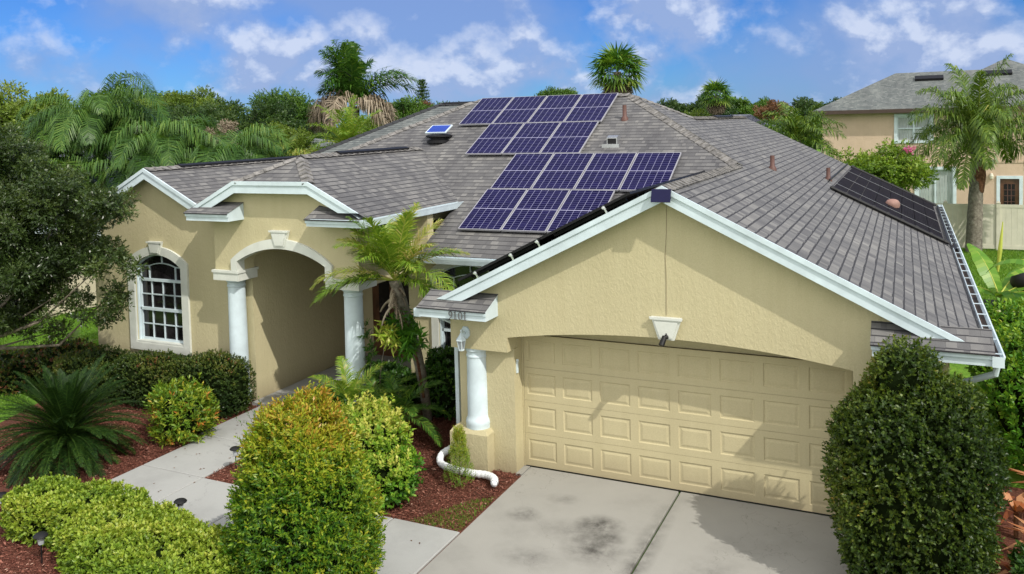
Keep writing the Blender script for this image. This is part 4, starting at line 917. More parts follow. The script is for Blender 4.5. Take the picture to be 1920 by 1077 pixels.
def nwin(x0, x1, z0, z1, nmain, kind):
    t_ = .14; mb = MB(); mb.box(x0-t_,x1+t_,NY-.05,NY-.001,z1,z1+t_); mb.box(x0-t_,x1+t_,NY-.05,NY-.001,z0-t_,z0)
    mb.box(x0-t_,x0,NY-.05,NY-.001,z0,z1); mb.box(x1,x1+t_,NY-.05,NY-.001,z0,z1)
    o = mb.build(nmain, 'white_paint', nh)
    if kind == 'door':
        b = MB(); b.box(x0,x1,NY+.06,NY+.10,z0,z1); b.build('door_leaf', 'brown_door', o)
        b = MB(); b.box(x0+.17,x1-.17,NY+.045,NY+.059,z0+.35,z1-.25); b.build('door_glass', 'dark_glass', o)
        b = MB()
        for k in range(1, 3): x = x0+.17+(x1-x0-.34)*k/3; b.box(x-.012,x+.012,NY+.03,NY+.044,z0+.35,z1-.25)
        for k in range(1, 6): z = z0+.35+(z1-z0-.6)*k/6; b.box(x0+.17,x1-.17,NY+.032,NY+.043,z-.012,z+.012)
        b.build('muntins', 'brown_pipe', o); return
    b = MB(); b.box(x0,x1,NY+.10,NY+.12,z0,z1); b.build('pane', 'pale_glass', o)
    b = MB(); n = int((x1-x0)/.11)
    for k in range(n): b.box(x0+k*(x1-x0)/n+.008, x0+(k+1)*(x1-x0)/n-.012, NY+.085+.008*(k % 2), NY+.095+.008*(k % 2), z0, z1)
    b.build('blinds', 'blind_white', o)
    b = MB(); xm = (x0+x1)/2; b.box(xm-.035,xm+.035,NY+.03,NY+.08,z0,z1); b.box(x0,x0+.05,NY+.03,NY+.08,z0,z1); b.box(x1-.05,x1,NY+.03,NY+.08,z0,z1)
    b.box(x0+.05,xm-.036,NY+.03,NY+.08,z1-.05,z1); b.box(xm+.036,x1-.05,NY+.03,NY+.08,z1-.05,z1)
    if kind == 'win': zm = (z0+z1)/2; b.box(x0+.05,xm-.036,NY+.03,NY+.08,zm-.03,zm+.03); b.box(xm+.036,x1-.05,NY+.03,NY+.08,zm-.03,zm+.03)
    b.build('sash', 'white_paint', o)
nwin(5.2,6.66,4.2,5.36,'window','win'); nwin(6.10,7.62,.1,2.78,'sliding_door','slide'); nwin(9.56,10.34,.1,2.35,'door','door'); nwin(12.2,14,4.2,5.36,'window','win')
mb = MB(); hip_roof(mb, 1.3, 20.6, NY-.5, NY+7.1, 5.72, 7.62); mb.build('roof', 'grey_shingle', nh)
mb = MB(); hip_roof(mb, 5.5, 15.2, NY+1.6, NY+11, 5.9, 8.22); mb.build('rear_roof', 'grey_shingle', nh)
mb = MB(); mb.box(1.3,20.6,NY-.53,NY-.5,5.55,5.74); mb.box(1.27,1.3,NY-.53,NY+7,5.55,5.74); mb.box(1.3,20.6,NY-.5,NY,5.56,5.59); mb.build('fascia', 'dark_fascia', nh)
for (x0, x1, zz) in ((6.0,7.3,7.20),(9.1,10.3,7.33)):
    yy = NY-.5+(zz-5.72)/.5; mb = MB(); mb.slab((x0,yy,zz+.08),(x1,yy,zz+.08),(0,.35,.17),(0,-.03,.1)); mb.build('ridge_vent', 'black_metal', nh)
for (x, z) in ((8.9,6.9),(9.6,6.35)):
    yy = NY-.5+(z-5.72)/.5; mb = MB(); mb.lathe((x,yy,z-.1), [(.06,0),(.06,.3),(.09,.32),(.09,.36),(0,.37)], 10); mb.build('vent_pipe', 'black_metal', nh)
mb = MB(); mb.box(9.16,9.26,NY-.10,NY-.001,2.35,2.60); mb.lathe((9.21,NY-.12,2.36), [(.07,0),(.09,.12),(.05,.24),(0,.25)], 12); mb.build('wall_light', 'vinyl_tan', nh)
mb = MB(); mb.box(8.85,9.5,NY-1.0,NY-.3,0,1.15); mb.lathe((9.17,NY-.65,1.15), [(.28,0),(.28,.04),(0,.06)], 20); o = mb.build('air_conditioner', 'vinyl_tan', None, origin=(9.2,NY-.65,0)); tag(o, 'beige air conditioner unit just behind the tan fence', 'air conditioner')
# tan vinyl fence
fe = empty('tan_fence', (9, 26, 0), 'tall tan vinyl privacy fence across the back yard', 'fence')
FY = 26.0; xs = [3.3+1.86*k for k in range(8)]
for k, x in enumerate(xs):
    mb = MB(); mb.box(x-.07,x+.07,FY-.07,FY+.07,0,1.88); mb.add([(x-.09,FY-.09,1.88),(x+.09,FY-.09,1.88),(x+.09,FY+.09,1.88),(x-.09,FY+.09,1.88),(x,FY,1.97)], [(0,1,4),(1,2,4),(2,3,4),(3,0,4),(3,2,1,0)]); mb.build('post', 'vinyl_tan', fe)
    if k < 7:
        mb = MB(); a, b = x+.07, xs[k+1]-.07; mb.box(a,b,FY-.03,FY+.03,1.70,1.82); mb.box(a,b,FY-.03,FY+.03,.05,.2)
        n = 9
        for q in range(n): mb.box(a+(b-a)*q/n+.002, a+(b-a)*(q+1)/n-.002, FY-.016, FY+.016, .2, 1.70)
        mb.build('fence_panel', 'vinyl_tan', fe)
pf = empty('picket_fence', (7.8, 12, 0), 'cream board fence catching sun beside the house behind the hedge', 'fence')
for k in range(14):
    x = 6.72+k*.155; mb = MB(); mb.prism([(x,.0),(x+.146,.0),(x+.146,.66+.012*(k % 3)),(x+.11,.70+.012*(k % 3)),(x+.036,.70+.012*(k % 3)),(x,.66+.012*(k % 3))], 11.0, 11.02); mb.build('picket', 'picket_cream', pf)
mb = MB(); mb.box(6.7,8.9,11.021,11.06,.15,.22); mb.box(6.7,8.9,11.021,11.06,.48,.55); mb.build('rail', 'picket_cream', pf)
# side yard clutter
gr = empty('kettle_grill', (8.35, 13.2, 0), 'black round kettle grill standing on the side yard lawn behind banana leaves', 'grill')
mb = MB(); mb.lathe((8.35,13.2,.75), [(0,0),(.2,.04),(.31,.17),(.33,.3),(.30,.42),(.2,.54),(.05,.58),(0,.58)], 24); mb.build('bowl', 'black_metal', gr, smooth=True)
mb = MB()
for a in (0, 2.1, 4.2): mb.tube([(8.35+.15*math.cos(a),13.2+.15*math.sin(a),.8),(8.35+.33*math.cos(a),13.2+.33*math.sin(a),0)], .014, 6)
mb.build('leg', 'black_metal', gr)
bx = MB(); bx.box(7.45,8.0,12.7,13.3,0,.42); bx.box(7.42,8.03,12.67,13.33,.42,.5); o = bx.build('storage_bin', 'black_rubber', None, origin=(7.7,13,0)); tag(o, 'low black storage bin on the grass between the gutter and the kettle grill', 'bin')
# left neighbour, pale wall and blue-grey roof
ln = empty('left_neighbour_house', (-24, 9, 0), 'single storey house with blue grey shingle roof behind the left trees', 'house')
mb = MB(); mb.box(-33.5,-17.9,4.6,15.4,0,2.75); mb.build('wall', 'cream_stucco', ln)
mb = MB(); hip_roof(mb, -34, -17.4, 4.1, 15.9, 2.78, 5.1); mb.build('roof', 'blue_shingle', ln)
mb = MB(); mb.box(-34,-17.38,4.06,4.1,2.62,2.79); mb.box(-17.4,-17.36,4.1,15.9,2.62,2.79); mb.build('fascia', 'white_paint', ln)
mb = MB(); mb.box(-21.2,-20.0,4.55,4.599,.9,2.1); g = mb.build('window', 'white_paint', ln); mb = MB(); mb.box(-21.1,-20.1,4.53,4.549,1.0,2.0); mb.build('pane', 'dark_glass', g)
def far_house(name, label, x0, x1, y0, y1, ze, zr, rm, wm='cream_stucco'):
    t = empty(name, ((x0+x1)/2, (y0+y1)/2, 0), label, 'house'); mb = MB(); mb.box(x0+.4,x1-.4,y0+.4,y1-.4,0,ze); mb.build('wall', wm, t)
    mb = MB(); hip_roof(mb, x0, x1, y0, y1, ze, zr); mb.build('roof', rm, t)
    mb = MB(); mb.box(x0,x1,y0-.04,y0,ze-.2,ze+.02); mb.box(x1,x1+.04,y0,y1,ze-.2,ze+.02); mb.build('fascia', 'white_paint', t)
    for k in range(3):
        x = x0+(x1-x0)*(k+.7)/3.4; mb = MB(); mb.box(x,x+1.1,y0+.36,y0+.399,ze-2,ze-.7); mb.build('window', 'pale_glass', t)
far_house('distant_house', 'small distant house with dark grey hip roof beyond the right roof ridge', -9.5, -3.0, 52, 60, 4.5, 5.75, 'blue_shingle')
far_house('distant_house', 'distant house with pale grey roof between the round tree and the big palm', -33.5, -26.3, 28, 36, 4.15, 4.95, 'grey_shingle')

# ================================================================== GARDEN
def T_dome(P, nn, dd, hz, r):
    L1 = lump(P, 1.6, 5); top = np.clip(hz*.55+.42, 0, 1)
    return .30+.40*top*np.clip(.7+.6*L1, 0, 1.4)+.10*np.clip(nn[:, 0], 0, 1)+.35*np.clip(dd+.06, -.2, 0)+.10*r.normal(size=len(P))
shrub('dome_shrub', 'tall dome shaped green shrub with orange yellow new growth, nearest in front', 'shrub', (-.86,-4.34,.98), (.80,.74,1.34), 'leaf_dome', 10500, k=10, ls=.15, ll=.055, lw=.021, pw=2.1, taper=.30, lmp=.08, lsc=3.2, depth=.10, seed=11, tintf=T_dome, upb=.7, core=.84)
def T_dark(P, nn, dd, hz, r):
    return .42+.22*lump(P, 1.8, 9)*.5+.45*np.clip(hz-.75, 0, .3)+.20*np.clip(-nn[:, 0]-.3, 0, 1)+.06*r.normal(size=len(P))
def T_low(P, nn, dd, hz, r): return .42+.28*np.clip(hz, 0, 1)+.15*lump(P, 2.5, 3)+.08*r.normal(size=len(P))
t = empty('low_hedge', (-4, -4.9, 0), 'low clipped bright yellow green hedge curving along the walkway', 'hedge')
def hedge_fill(t, boxes, mat, tintf, dens, seed, k=8, ls=.05, ll=.042, lw=.026, depth=.05, lmp=.05, pw=4., upb=.8, core=.86):
    r = np.random.default_rng(seed); Qs = []; Ts = []; mb = MB()
    for (c, rad) in boxes:
        area = 4*(rad[0]*rad[1]+rad[0]*rad[2]+rad[1]*rad[2])
        P, nn, dd = shape_pts(int(dens*area), c, rad, pw, lmp, 2.8, seed, depth, .02, r)
        inside = np.zeros(len(P), bool)
        for (c2, r2) in boxes:
            if c2 is c: continue
            inside |= ((np.abs((P-np.array(c2))/np.array(r2))**pw).sum(1) < .15)
        P, nn, dd = P[~inside], nn[~inside], dd[~inside]
        Q, idx, f = shoots(P, nn+np.array([0, 0, upb])+r.normal(size=nn.shape)*.45, k, ls, ll, lw, r=r)
        hz = (P[:, 2]-c[2])/rad[2]; Ts.append(tintf(P, nn, dd, hz, r)[idx]+.15*(f-.5)+r.normal(size=len(idx))*.10); Qs.append(Q)
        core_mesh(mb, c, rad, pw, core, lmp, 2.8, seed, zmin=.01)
    link('foliage', quadmesh('foliage', np.concatenate(Qs), np.concatenate(Ts)), mat, t); mb.build('dark_core', 'shade_core', t, smooth=True)
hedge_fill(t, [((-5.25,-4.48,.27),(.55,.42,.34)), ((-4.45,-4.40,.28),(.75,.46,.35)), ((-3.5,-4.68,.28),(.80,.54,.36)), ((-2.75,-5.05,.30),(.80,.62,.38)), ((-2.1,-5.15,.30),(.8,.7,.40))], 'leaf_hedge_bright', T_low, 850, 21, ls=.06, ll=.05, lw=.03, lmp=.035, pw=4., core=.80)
t = empty('large_dark_shrub', (5.6, -1.5, 0), 'huge dark green clipped shrub covering the right end of the garage', 'shrub')
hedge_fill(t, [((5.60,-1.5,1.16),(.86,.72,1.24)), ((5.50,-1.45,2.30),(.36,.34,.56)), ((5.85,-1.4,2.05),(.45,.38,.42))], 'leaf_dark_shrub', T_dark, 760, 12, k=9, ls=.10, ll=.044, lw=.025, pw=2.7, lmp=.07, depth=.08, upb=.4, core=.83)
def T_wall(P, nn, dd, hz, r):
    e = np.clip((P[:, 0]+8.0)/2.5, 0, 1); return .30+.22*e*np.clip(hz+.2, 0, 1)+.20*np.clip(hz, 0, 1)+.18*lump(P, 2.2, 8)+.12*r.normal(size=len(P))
t = empty('window_hedge', (-8, .1, 0), 'dark green clipped hedge below the arched left window', 'hedge')
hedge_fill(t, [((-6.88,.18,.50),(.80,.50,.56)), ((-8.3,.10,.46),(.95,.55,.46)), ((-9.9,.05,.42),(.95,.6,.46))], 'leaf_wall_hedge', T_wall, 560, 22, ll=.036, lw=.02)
t = empty('reddish_hedge', (-11.6, 0, 0), 'loose hedge with reddish leaves at the left of the window hedge', 'hedge')
hedge_fill(t, [((-11.3,.2,.40),(.9,.6,.48)), ((-12.4,-.3,.30),(.8,.6,.38))], 'leaf_wall_hedge', lambda P, nn, dd, hz, r: .55+.35*r.normal(size=len(P)), 330, 23, ll=.05, lw=.028, lmp=.12)
def T_lig(P, nn, dd, hz, r): return .46+.25*np.clip(hz, -.5, 1)+.22*lump(P, 2.2, 4)+.10*r.normal(size=len(P))
t = empty('variegated_shrub', (-1.6, -2, 0), 'glossy bright green and yellow shrub behind the dome shrub beside the red mulch', 'shrub')
hedge_fill(t, [((-1.35,-1.90,.34),(.46,.52,.44)), ((-1.80,-1.50,.50),(.52,.55,.56)), ((-2.35,-1.05,.55),(.50,.45,.52))], 'leaf_ligustrum', T_lig, 330, 24, k=8, ls=.14, ll=.068, lw=.036, lmp=.24, pw=2.2, depth=.12, core=.74)
t = empty('porch_shrub', (-3.9, -.2, 0), 'mid green rounded shrub beside the walkway at the porch entrance', 'shrub')
hedge_fill(t, [((-3.75,-.45,.40),(.70,.50,.44)), ((-4.1,.1,.35),(.4,.4,.4))], 'leaf_glossy', lambda P, nn, dd, hz, r: .55+.15*r.normal(size=len(P)), 420, 25, ll=.05, lw=.022, lmp=.12, pw=2.5)
t = empty('entry_shrub', (-2.1, 1.8, 0), 'dark leafy shrub under the entry window beside the leaning palm trunk', 'shrub')
hedge_fill(t, [((-2.2,1.75,.5),(.85,.42,.72)), ((-1.5,1.75,.45),(.45,.4,.6))], 'leaf_glossy', lambda P, nn, dd, hz, r: .38+.2*r.normal(size=len(P)), 380, 26, ll=.07, lw=.035, lmp=.14, pw=2.6)
def T_crot(P, nn, dd, hz, r): return .5+.16*r.normal(size=len(P))+.45*(r.random(len(P)) < .035)
t = empty('croton_bush', (-6.25, -1.15, 0), 'yellow green bush with a few red leaf tips in the mulch by the walkway', 'bush')
hedge_fill(t, [((-6.28,-1.15,.44),(.52,.48,.45))], 'leaf_croton', T_crot, 330, 27, k=9, ls=.13, ll=.085, lw=.026, lmp=.14, pw=2.2, depth=.12, core=.7)
t = empty('small_conifer', (-.64, -1.05, 0), 'small feathery light green plant beside the white drain pipe', 'plant')
r_ = np.random.default_rng(5); n = 900; h = r_.random(n)**.8; a = r_.uniform(0, 6.28, n); rr = (.20*(1-h)+.03)*np.sqrt(r_.random(n)); P = np.stack([-.64+rr*np.cos(a), -1.05+rr*np.sin(a), .03+h*.80], 1)
Q, idx, f = shoots(P, np.stack([np.cos(a)*.5, np.sin(a)*.5, np.ones(n)], 1), 7, .10, .035, .009, r=r_); link('foliage', quadmesh('foliage', Q, .45+.3*h[idx]+r_.normal(size=len(idx))*.1), 'leaf_croton', t)
mb = MB(); mb.tube([(-.64,-1.05,0),(-.63,-1.04,.7)], [.012,.004], 6); mb.build('stem', 'bark_grey', t)
# wispy twig plant by the walkway
t = empty('twiggy_plant', (-4.15, -1.35, 0), 'thin twiggy plant with few leaves reaching over the walkway', 'plant')
r_ = np.random.default_rng(15); mb = MB(); tips = []
for k in range(7): limb(mb, np.array([-4.05,-1.35,0.]), nrm(np.array([-.25+r_.normal()*.35, r_.normal()*.3, 1.])), .6, .007, 1, r_, tips)
mb.build('stem', 'bark_grey', t); P = np.array([x[0] for x in tips]); D = np.array([x[1] for x in tips]); Q, idx, f = shoots(P, D, 5, .09, .05, .02, r=r_); link('foliage', quadmesh('foliage', Q, .5+r_.normal(size=len(idx))*.15), 'leaf_glossy', t)
# sago palm
r_ = np.random.default_rng(31); S = []
for k in range(150):
    f = k/149; S.append(dict(az=k*2.39996+r_.uniform(-.15,.15), el=1.42-1.62*f**.85+r_.uniform(-.08,.08), L=r_.uniform(1.25,1.5)*(1 if f > .12 else .8), droop=.75+.5*f, ll=.155, n=58, w=.0135, vee=.30, leafdroop=.25, start=.10, fwd=.55, tint=.42+.28*f*(r_.random() < .7), rr=.014, off=(0,0,r_.uniform(-.05,.1))))
palm('sago_palm', 'big dark green sago palm with stiff arching fronds in the left bed', (-7.3,-2.7,0), (-7.3,-2.7,.42), S, 'frond_sago', 'boot_brown', tr=(.2,.2), cat='sago palm', seed=31)
# leaning palm beside the entry
r_ = np.random.default_rng(33); S = []
for az, el, L, dr, ti in ((3.62,.15,1.55,1.0,.45),(3.8,.5,1.5,1.3,.75),(3.3,.95,1.3,1.1,.8),(4.0,.35,1.45,1.2,.4),(4.2,1.0,1.35,1.3,.5),(5.0,1.1,1.3,1.1,.45),(1.8,1.2,1.25,.9,.6),(5.6,.75,1.3,1.2,.5),(.2,.05,1.5,1.1,.6),(.5,.7,1.4,1.0,.85),(.9,1.05,1.35,.8,.9),(-.3,.5,1.5,1.2,.5),(4.7,.95,1.2,1.4,.4),(3.5,.3,1.2,1.3,.35),(5.9,.35,1.1,1.2,.4),(2.9,.75,1.3,1.2,.3),(.3,.8,1.3,1.1,.3),(3.9,1.2,1.4,1.0,.35),(5.7,1.25,1.4,.9,.6),(1.2,1.3,1.4,.8,.7),(2.4,1.15,1.35,1.0,.55),(2.2,.6,1.3,1.2,.7),(6.0,.9,1.25,.9,.85),(3.3,1.1,1.3,1.1,.6),(4.5,1.25,1.3,.9,.5)):
    S.append(dict(az=az, el=el, L=L*1.05, droop=dr, ll=.38, n=62, w=.024, vee=.35, leafdroop=.55, plumose=.25, start=.16, fwd=.75, tint=ti, rr=.012))
Dd = [dict(az=a_, el=-.35-.2*(i_ % 3), L=.30+.07*(i_ % 4), droop=1.3+.5*(i_ % 3), ll=.07, n=8, w=.022, vee=-.2, leafdroop=1.5, start=.3, rr=.026, tint=.15+.12*(i_ % 5), off=(0,0,-.08-.11*(i_ % 4))) for i_, a_ in enumerate(np.linspace(0, 11.3, 22))]
palm('leaning_palm', 'leaning pygmy date palm with lime fronds in front of the porch column', (-2.60,1.28,0), (-2.60,.30,2.80), S, 'frond_lime', 'bark_palm', tr=(.085,.10), trunk_curve=(.10,0), seed=33, dead=Dd)
# climbing philodendron on the palm trunk
t = empty('climbing_vine', (-2.5, .8, 1.0), 'leafy green philodendron vine wrapped round the leaning palm trunk', 'vine')
r_ = np.random.default_rng(35); n = 105; P = np.stack([-2.50+r_.normal(size=n)*.13, .50+r_.normal(size=n)*.10, 1.85+r_.normal(size=n)*.20], 1); P[:22] = np.array([-2.72,.32,1.82])+r_.normal(size=(22,3))*.09
Q, idx, f = shoots(P, np.stack([r_.normal(size=n)*.8-.2, -np.ones(n)*.6, r_.normal(size=n)*.5-.4], 1), 8, .10, .20, .042, 1.1, r=r_); link('foliage', quadmesh('foliage', Q, np.where(idx < 22, .85, .22)+r_.normal(size=len(idx))*.12), 'leaf_ligustrum', t)
mb = MB(); mb.tube([(-2.52,1.02,.5),(-2.47,.78,1.2),(-2.49,.53,1.9),(-2.54,.38,2.3)], [.03,.03,.025,.01], 7); mb.build('stem', 'boot_brown', t)
# little palms at the porch column foot
def small_palm(label, loc, n, L, el0, el1, seed, mat='frond_green', tint=.6, ll=.24):
    r_ = np.random.default_rng(seed); c_ = (loc[0], loc[1], loc[2]+.12)
    return palm('small_palm', label, loc, c_, even_fronds(n, el0, el1, L, r_, droop=1.4, ll=ll, n=30, w=.022, vee=.35, leafdroop=.5, start=.2, fwd=.7, tint=tint, rr=.008), mat, 'boot_brown', tr=(.03,.03), seed=seed)
small_palm('small bright palm spreading at the foot of the right porch column', (-3.35,-.1,.45), 15, 1.05, 1.3, .25, 41, 'frond_lime', .5)
small_palm('small dark palm growing under the leaning palm trunk', (-2.45,.1,.35), 15, 1.0, 1.2, .1, 42, 'frond_green', .5)
small_palm('small palm tucked between the porch column and the variegated shrub', (-2.95,.2,.3), 12, .9, 1.2, .4, 43, 'frond_green', .65)
t = empty('door_shrub', (-4.3, 2.0, 0), 'dark shrub between the right porch column and the front door', 'shrub')
hedge_fill(t, [((-4.15,2.1,.28),(.55,.5,.34)), ((-3.6,1.7,.28),(.5,.5,.34))], 'leaf_glossy', lambda P, nn, dd, hz, r: .22+.2*r.normal(size=len(P)), 300, 45, ll=.09, lw=.04, lmp=.15, pw=2.4)
# thin stems near the door
t = empty('slender_plant', (-3.55, .75, 0), 'slender thin stemmed plant between the porch column and the front door', 'plant')
r_ = np.random.default_rng(44); mb = MB(); mb.tube([(-3.5,.75,0),(-3.52,.78,.9),(-3.45,.76,1.7)], .010, 6); mb.tube([(-3.3,.7,0),(-3.25,.7,.9),(-3.12,.72,1.6)], .009, 6); mb.build('stem', 'bark_grey', t)
P = np.array([[-3.5,.72,z] for z in np.linspace(.9,1.75,26)])+r_.normal(size=(26,3))*.07; Q, idx, f = shoots(P, r_.normal(size=(26,3))+np.array([0,0,.4]), 7, .08, .11, .035, r=r_); link('foliage', quadmesh('foliage', Q, .5+r_.normal(size=len(idx))*.12), 'leaf_glossy', t)
# foreground oak on the left with a thin leaning trunk
r_ = np.random.default_rng(51)
tree('oak_tree', 'dark leafy oak tree hanging over the left gable from the left edge', (-13.4,-1.6,0), [((-10.6,-1.2,3.9),(1.7,1.3,1.2)), ((-9.3,-.9,4.15),(1.45,1.0,.80)), ((-8.5,-.75,4.0),(.85,.7,.5)), ((-11.2,-1.4,2.7),(1.6,1.3,1.2)), ((-9.7,-.9,2.9),(1.4,.9,1.0)), ((-8.35,-.8,2.8),(.9,.6,.55)), ((-9.2,-.9,1.9),(1.1,.7,.5)), ((-11.4,-1.4,1.6),(.9,.8,.6)), ((-11.6,-1.2,4.9),(1.5,1.2,.9)), ((-10.4,-1.0,4.9),(1.0,.8,.6)), ((-10.3,-1.0,2.1),(1.3,.8,.7)), ((-9.0,-.8,2.3),(.8,.6,.5)), ((-11.0,-1.0,1.7),(1.0,.8,.6))],
     'leaf_oak', 18000, ll=.075, lw=.030, k=8, ls=.16, tr=.10, seed=51, nclump=170, csize=.25, tint=.5, upb=.2, tsplit=.35)
# lawn plants at left
small_palm('low fan of bright leaves on the lawn below the oak', (-12.0,.9,.1), 9, .9, 1.2, .5, 52, 'frond_lime', .45)
# right side: hedge behind the dark shrub, bromeliads, banana
t = empty('side_hedge', (7.3, 4.2, 0), 'tall sunlit green hedge along the right side of the house', 'hedge')
hedge_fill(t, [((7.65,3.2,1.05),(.85,1.4,.95)), ((7.6,5.6,.95),(.8,1.5,.9)), ((8.9,4.5,1.0),(.9,2.2,.95))], 'leaf_ligustrum', lambda P, nn, dd, hz, r: .30+.2*np.clip(hz, 0, 1)+.14*r.normal(size=len(P)), 170, 61, k=8, ls=.12, ll=.085, lw=.045, lmp=.14, pw=2.8, depth=.12)
t = empty('bromeliad_clump', (6.95, .2, 0), 'clump of rusty red and orange bromeliads right of the large dark shrub', 'plant')
r_ = np.random.default_rng(62)
V = []
for (cx, cy, cz, s_) in ((6.85,.3,.5,1.),(7.05,-.3,.35,.9),(6.75,-.9,.25,.8),(7.2,.9,.6,.9)):
    for k in range(16):
        a = k*2.4; el = .35+.7*r_.random(); d_ = np.array([math.cos(a)*math.cos(el), math.sin(a)*math.cos(el), math.sin(el)]); sdv = np.array([-math.sin(a), math.cos(a), 0]); L_ = .55*s_*r_.uniform(.8,1.2); w0 = .05*s_
        p0 = np.array([cx, cy, cz-.2]); p1 = p0+d_*L_*.5; p2 = p1+nrm(d_+np.array([0,0,-.7]))*L_*.5
        V.append([p0-sdv*w0*.6, p0+sdv*w0*.6, p1+sdv*w0, p1-sdv*w0]); V.append([p1-sdv*w0, p1+sdv*w0, p2+sdv*.004, p2-sdv*.004])
V = np.array(V); link('leaves', quadmesh('leaves', V, r_.random(len(V))), 'leaf_bromeliad', t)
for (cx, cy, cz) in ((6.85,.3,.4),(7.05,-.3,.25),(6.75,-.9,.15),(7.2,.9,.5)): mb = MB(); mb.tube([(cx,cy,0),(cx,cy,cz)], .05, 8); mb.build('stem', 'boot_brown', t)
t = empty('ground_plants', (6.9, -1.6, 0), 'low leafy ground plants right of the large dark shrub at the bottom corner', 'plant')
hedge_fill(t, [((7.15,-1.6,.25),(.5,1.2,.32))], 'leaf_glossy', lambda P, nn, dd, hz, r: .4+.2*r.normal(size=len(P)), 260, 63, ll=.08, lw=.04, lmp=.2, pw=2.4)
def banana(label, loc, leaves_, seed):
    r_ = np.random.default_rng(seed); t = empty('banana_plant', loc, label, 'banana plant', 'banana plants in the side yard'); base = np.array(loc, float)
    for (az, el, L_, w0, droop) in leaves_:
        d_ = np.array([math.cos(az)*math.cos(el), math.sin(az)*math.cos(el), math.sin(el)]); K = 16; pts = [base+np.array([0,0,.9])]; cur = d_
        for i in range(K): cur = nrm(cur+np.array([0,0,-1])*droop/K*(.3+1.6*i/K)); pts.append(pts[-1]+cur*L_/K)
        V = []; T = []; sdv = nrm(np.cross(d_, np.array([0,0,1.])))
        for i in range(K):
            for sgn in (-1, 1):
                f0, f1 = i/K, (i+1)/K; wa = w0*math.sin(math.pi*min(1, f0*.93+.05))**.6; wb = w0*math.sin(math.pi*min(1, f1*.93+.05))**.6
                if i == 0: wa = .02
                jag = r_.uniform(.85, 1.0); up_ = np.array([0,0,-.25])
                V.append([pts[i], pts[i]+sgn*sdv*wa*jag+up_*wa, pts[i+1]*.96+pts[i]*.04+sgn*sdv*wb*jag+up_*wb, pts[i+1]]); T.append(.5+.12*r_.normal())
        link('leaf', quadmesh('leaf', np.array(V), np.array(T)), 'leaf_banana', t)
        mb = MB(); mb.tube([tuple(p) for p in pts[::3]], [.022, .018, .013, .009, .006, .004][:len(pts[::3])], 6, False); mb.build('midrib', 'petal_yellow' if 'petal_yellow' in MATS else 'picket_cream', t)
    mb = MB(); mb.tube([tuple(base), tuple(base+np.array([0,0,1.0]))], [.09,.06], 10); mb.build('stem', 'leaf_stem', t)
plain('leaf_stem', (.16, .24, .05), .5, var=.2); plain('petal_yellow', (.42, .46, .07), .5)
banana('banana plant with broad ragged leaves close behind the cream board fence', (7.75,12.9,-.2), [(2.2,1.1,1.7,.30,1.0),(.2,.55,2.4,.30,.8),(2.9,.5,1.3,.28,1.2),(.9,.7,2.0,.28,.9),(-.4,.45,1.8,.26,1.6),(-1.3,.6,1.3,.25,1.5)], 71)
banana('banana plant with a long curved leaf at the right edge of the side yard', (9.1,11.6,.2), [(2.9,.95,2.2,.32,2.2),(2.4,.7,1.9,.3,1.6),(3.6,.9,1.8,.3,1.7),(1.0,1.0,2.0,.3,1.2)], 72)
mb = MB(); mb.tube([(7.95,15.5,.9),(8.0,15.5,1.5),(8.07,15.5,2.35)], [.03,.06,.012], 8); o = mb.build('banana_shoot', 'petal_yellow', None, origin=(7.95,15.5,0)); tag(o, 'upright rolled yellow banana shoot rising over the lawn', 'plant')
# crepe myrtle
tree('crepe_myrtle', 'bushy crepe myrtle with bronze seed heads and one pink flower before the peach house', (5.0,22.6,0), [((4.7,22.6,3.4),(1.4,1.0,1.0)), ((3.7,22.6,3.6),(.7,.7,.55)), ((5.6,22.6,2.8),(1.0,.9,.8)), ((4.3,22.6,2.4),(1.3,1,.9))], 'leaf_hedge_bright', 2600, ll=.13, lw=.06, k=8, ls=.28, tr=.05, seed=81, nclump=60, csize=.42, tint=.30)
t = empty('pink_blossom', (5.75,22.2,4.05), 'single pink flower cluster at the top of the crepe myrtle', 'flower'); r_ = np.random.default_rng(82); P = np.array([5.72,22.2,4.15])+r_.normal(size=(34,3))*np.array([.10,.07,.06]); Q, idx, f = shoots(P, r_.normal(size=(34,3)), 6, .05, .06, .05, r=r_); link('petals', quadmesh('petals', Q, r_.random(len(idx))), 'petal', t)
mb = MB(); mb.tube([(5.1,22.3,3.7),(5.45,22.2,4.15),(5.72,22.2,4.1)], .012, 6); mb.build('stalk', 'bark_grey', t)
# queen palm in the back yard
r_ = np.random.default_rng(91)
S = even_fronds(30, 1.35, -.05, 3.3, r_, droop=1.7, ll=.75, n=84, w=.046, vee=.15, plumose=.5, leafdroop=1.3, start=.12, fwd=.45, tint=.5, rr=.035)
Bt = [dict(az=a_, el=.55, L=.5, droop=-.2, ll=.02, n=4, w=.03, rr=.035, tint=.35, off=(0,0,-.55-.15*(i_ % 4)), vee=0, leafdroop=0, start=.5) for i_, a_ in enumerate(np.arange(0, 6.2, .35))]
palm('queen_palm', 'queen palm with feathery drooping fronds and grey trunk in front of the tan fence', (7.98,25.3,0), (8.12,25.3,4.55), S, 'frond_queen', 'bark_palm', tr=(.30,.20), seed=91, dead=Bt)
mb = MB(); mb.tube([(8.12,25.3,2.35),(8.14,25.3,3.0),(8.12,25.3,4.6)], [.21,.27,.13], 14); o = mb.build('frond_boots', 'boot_brown', None); q_ = [x for x in bpy.data.objects if x.name.startswith('queen_palm')][0]; o.parent = q_; o.data.transform(Matrix.Translation(-Vector(q_.location)))
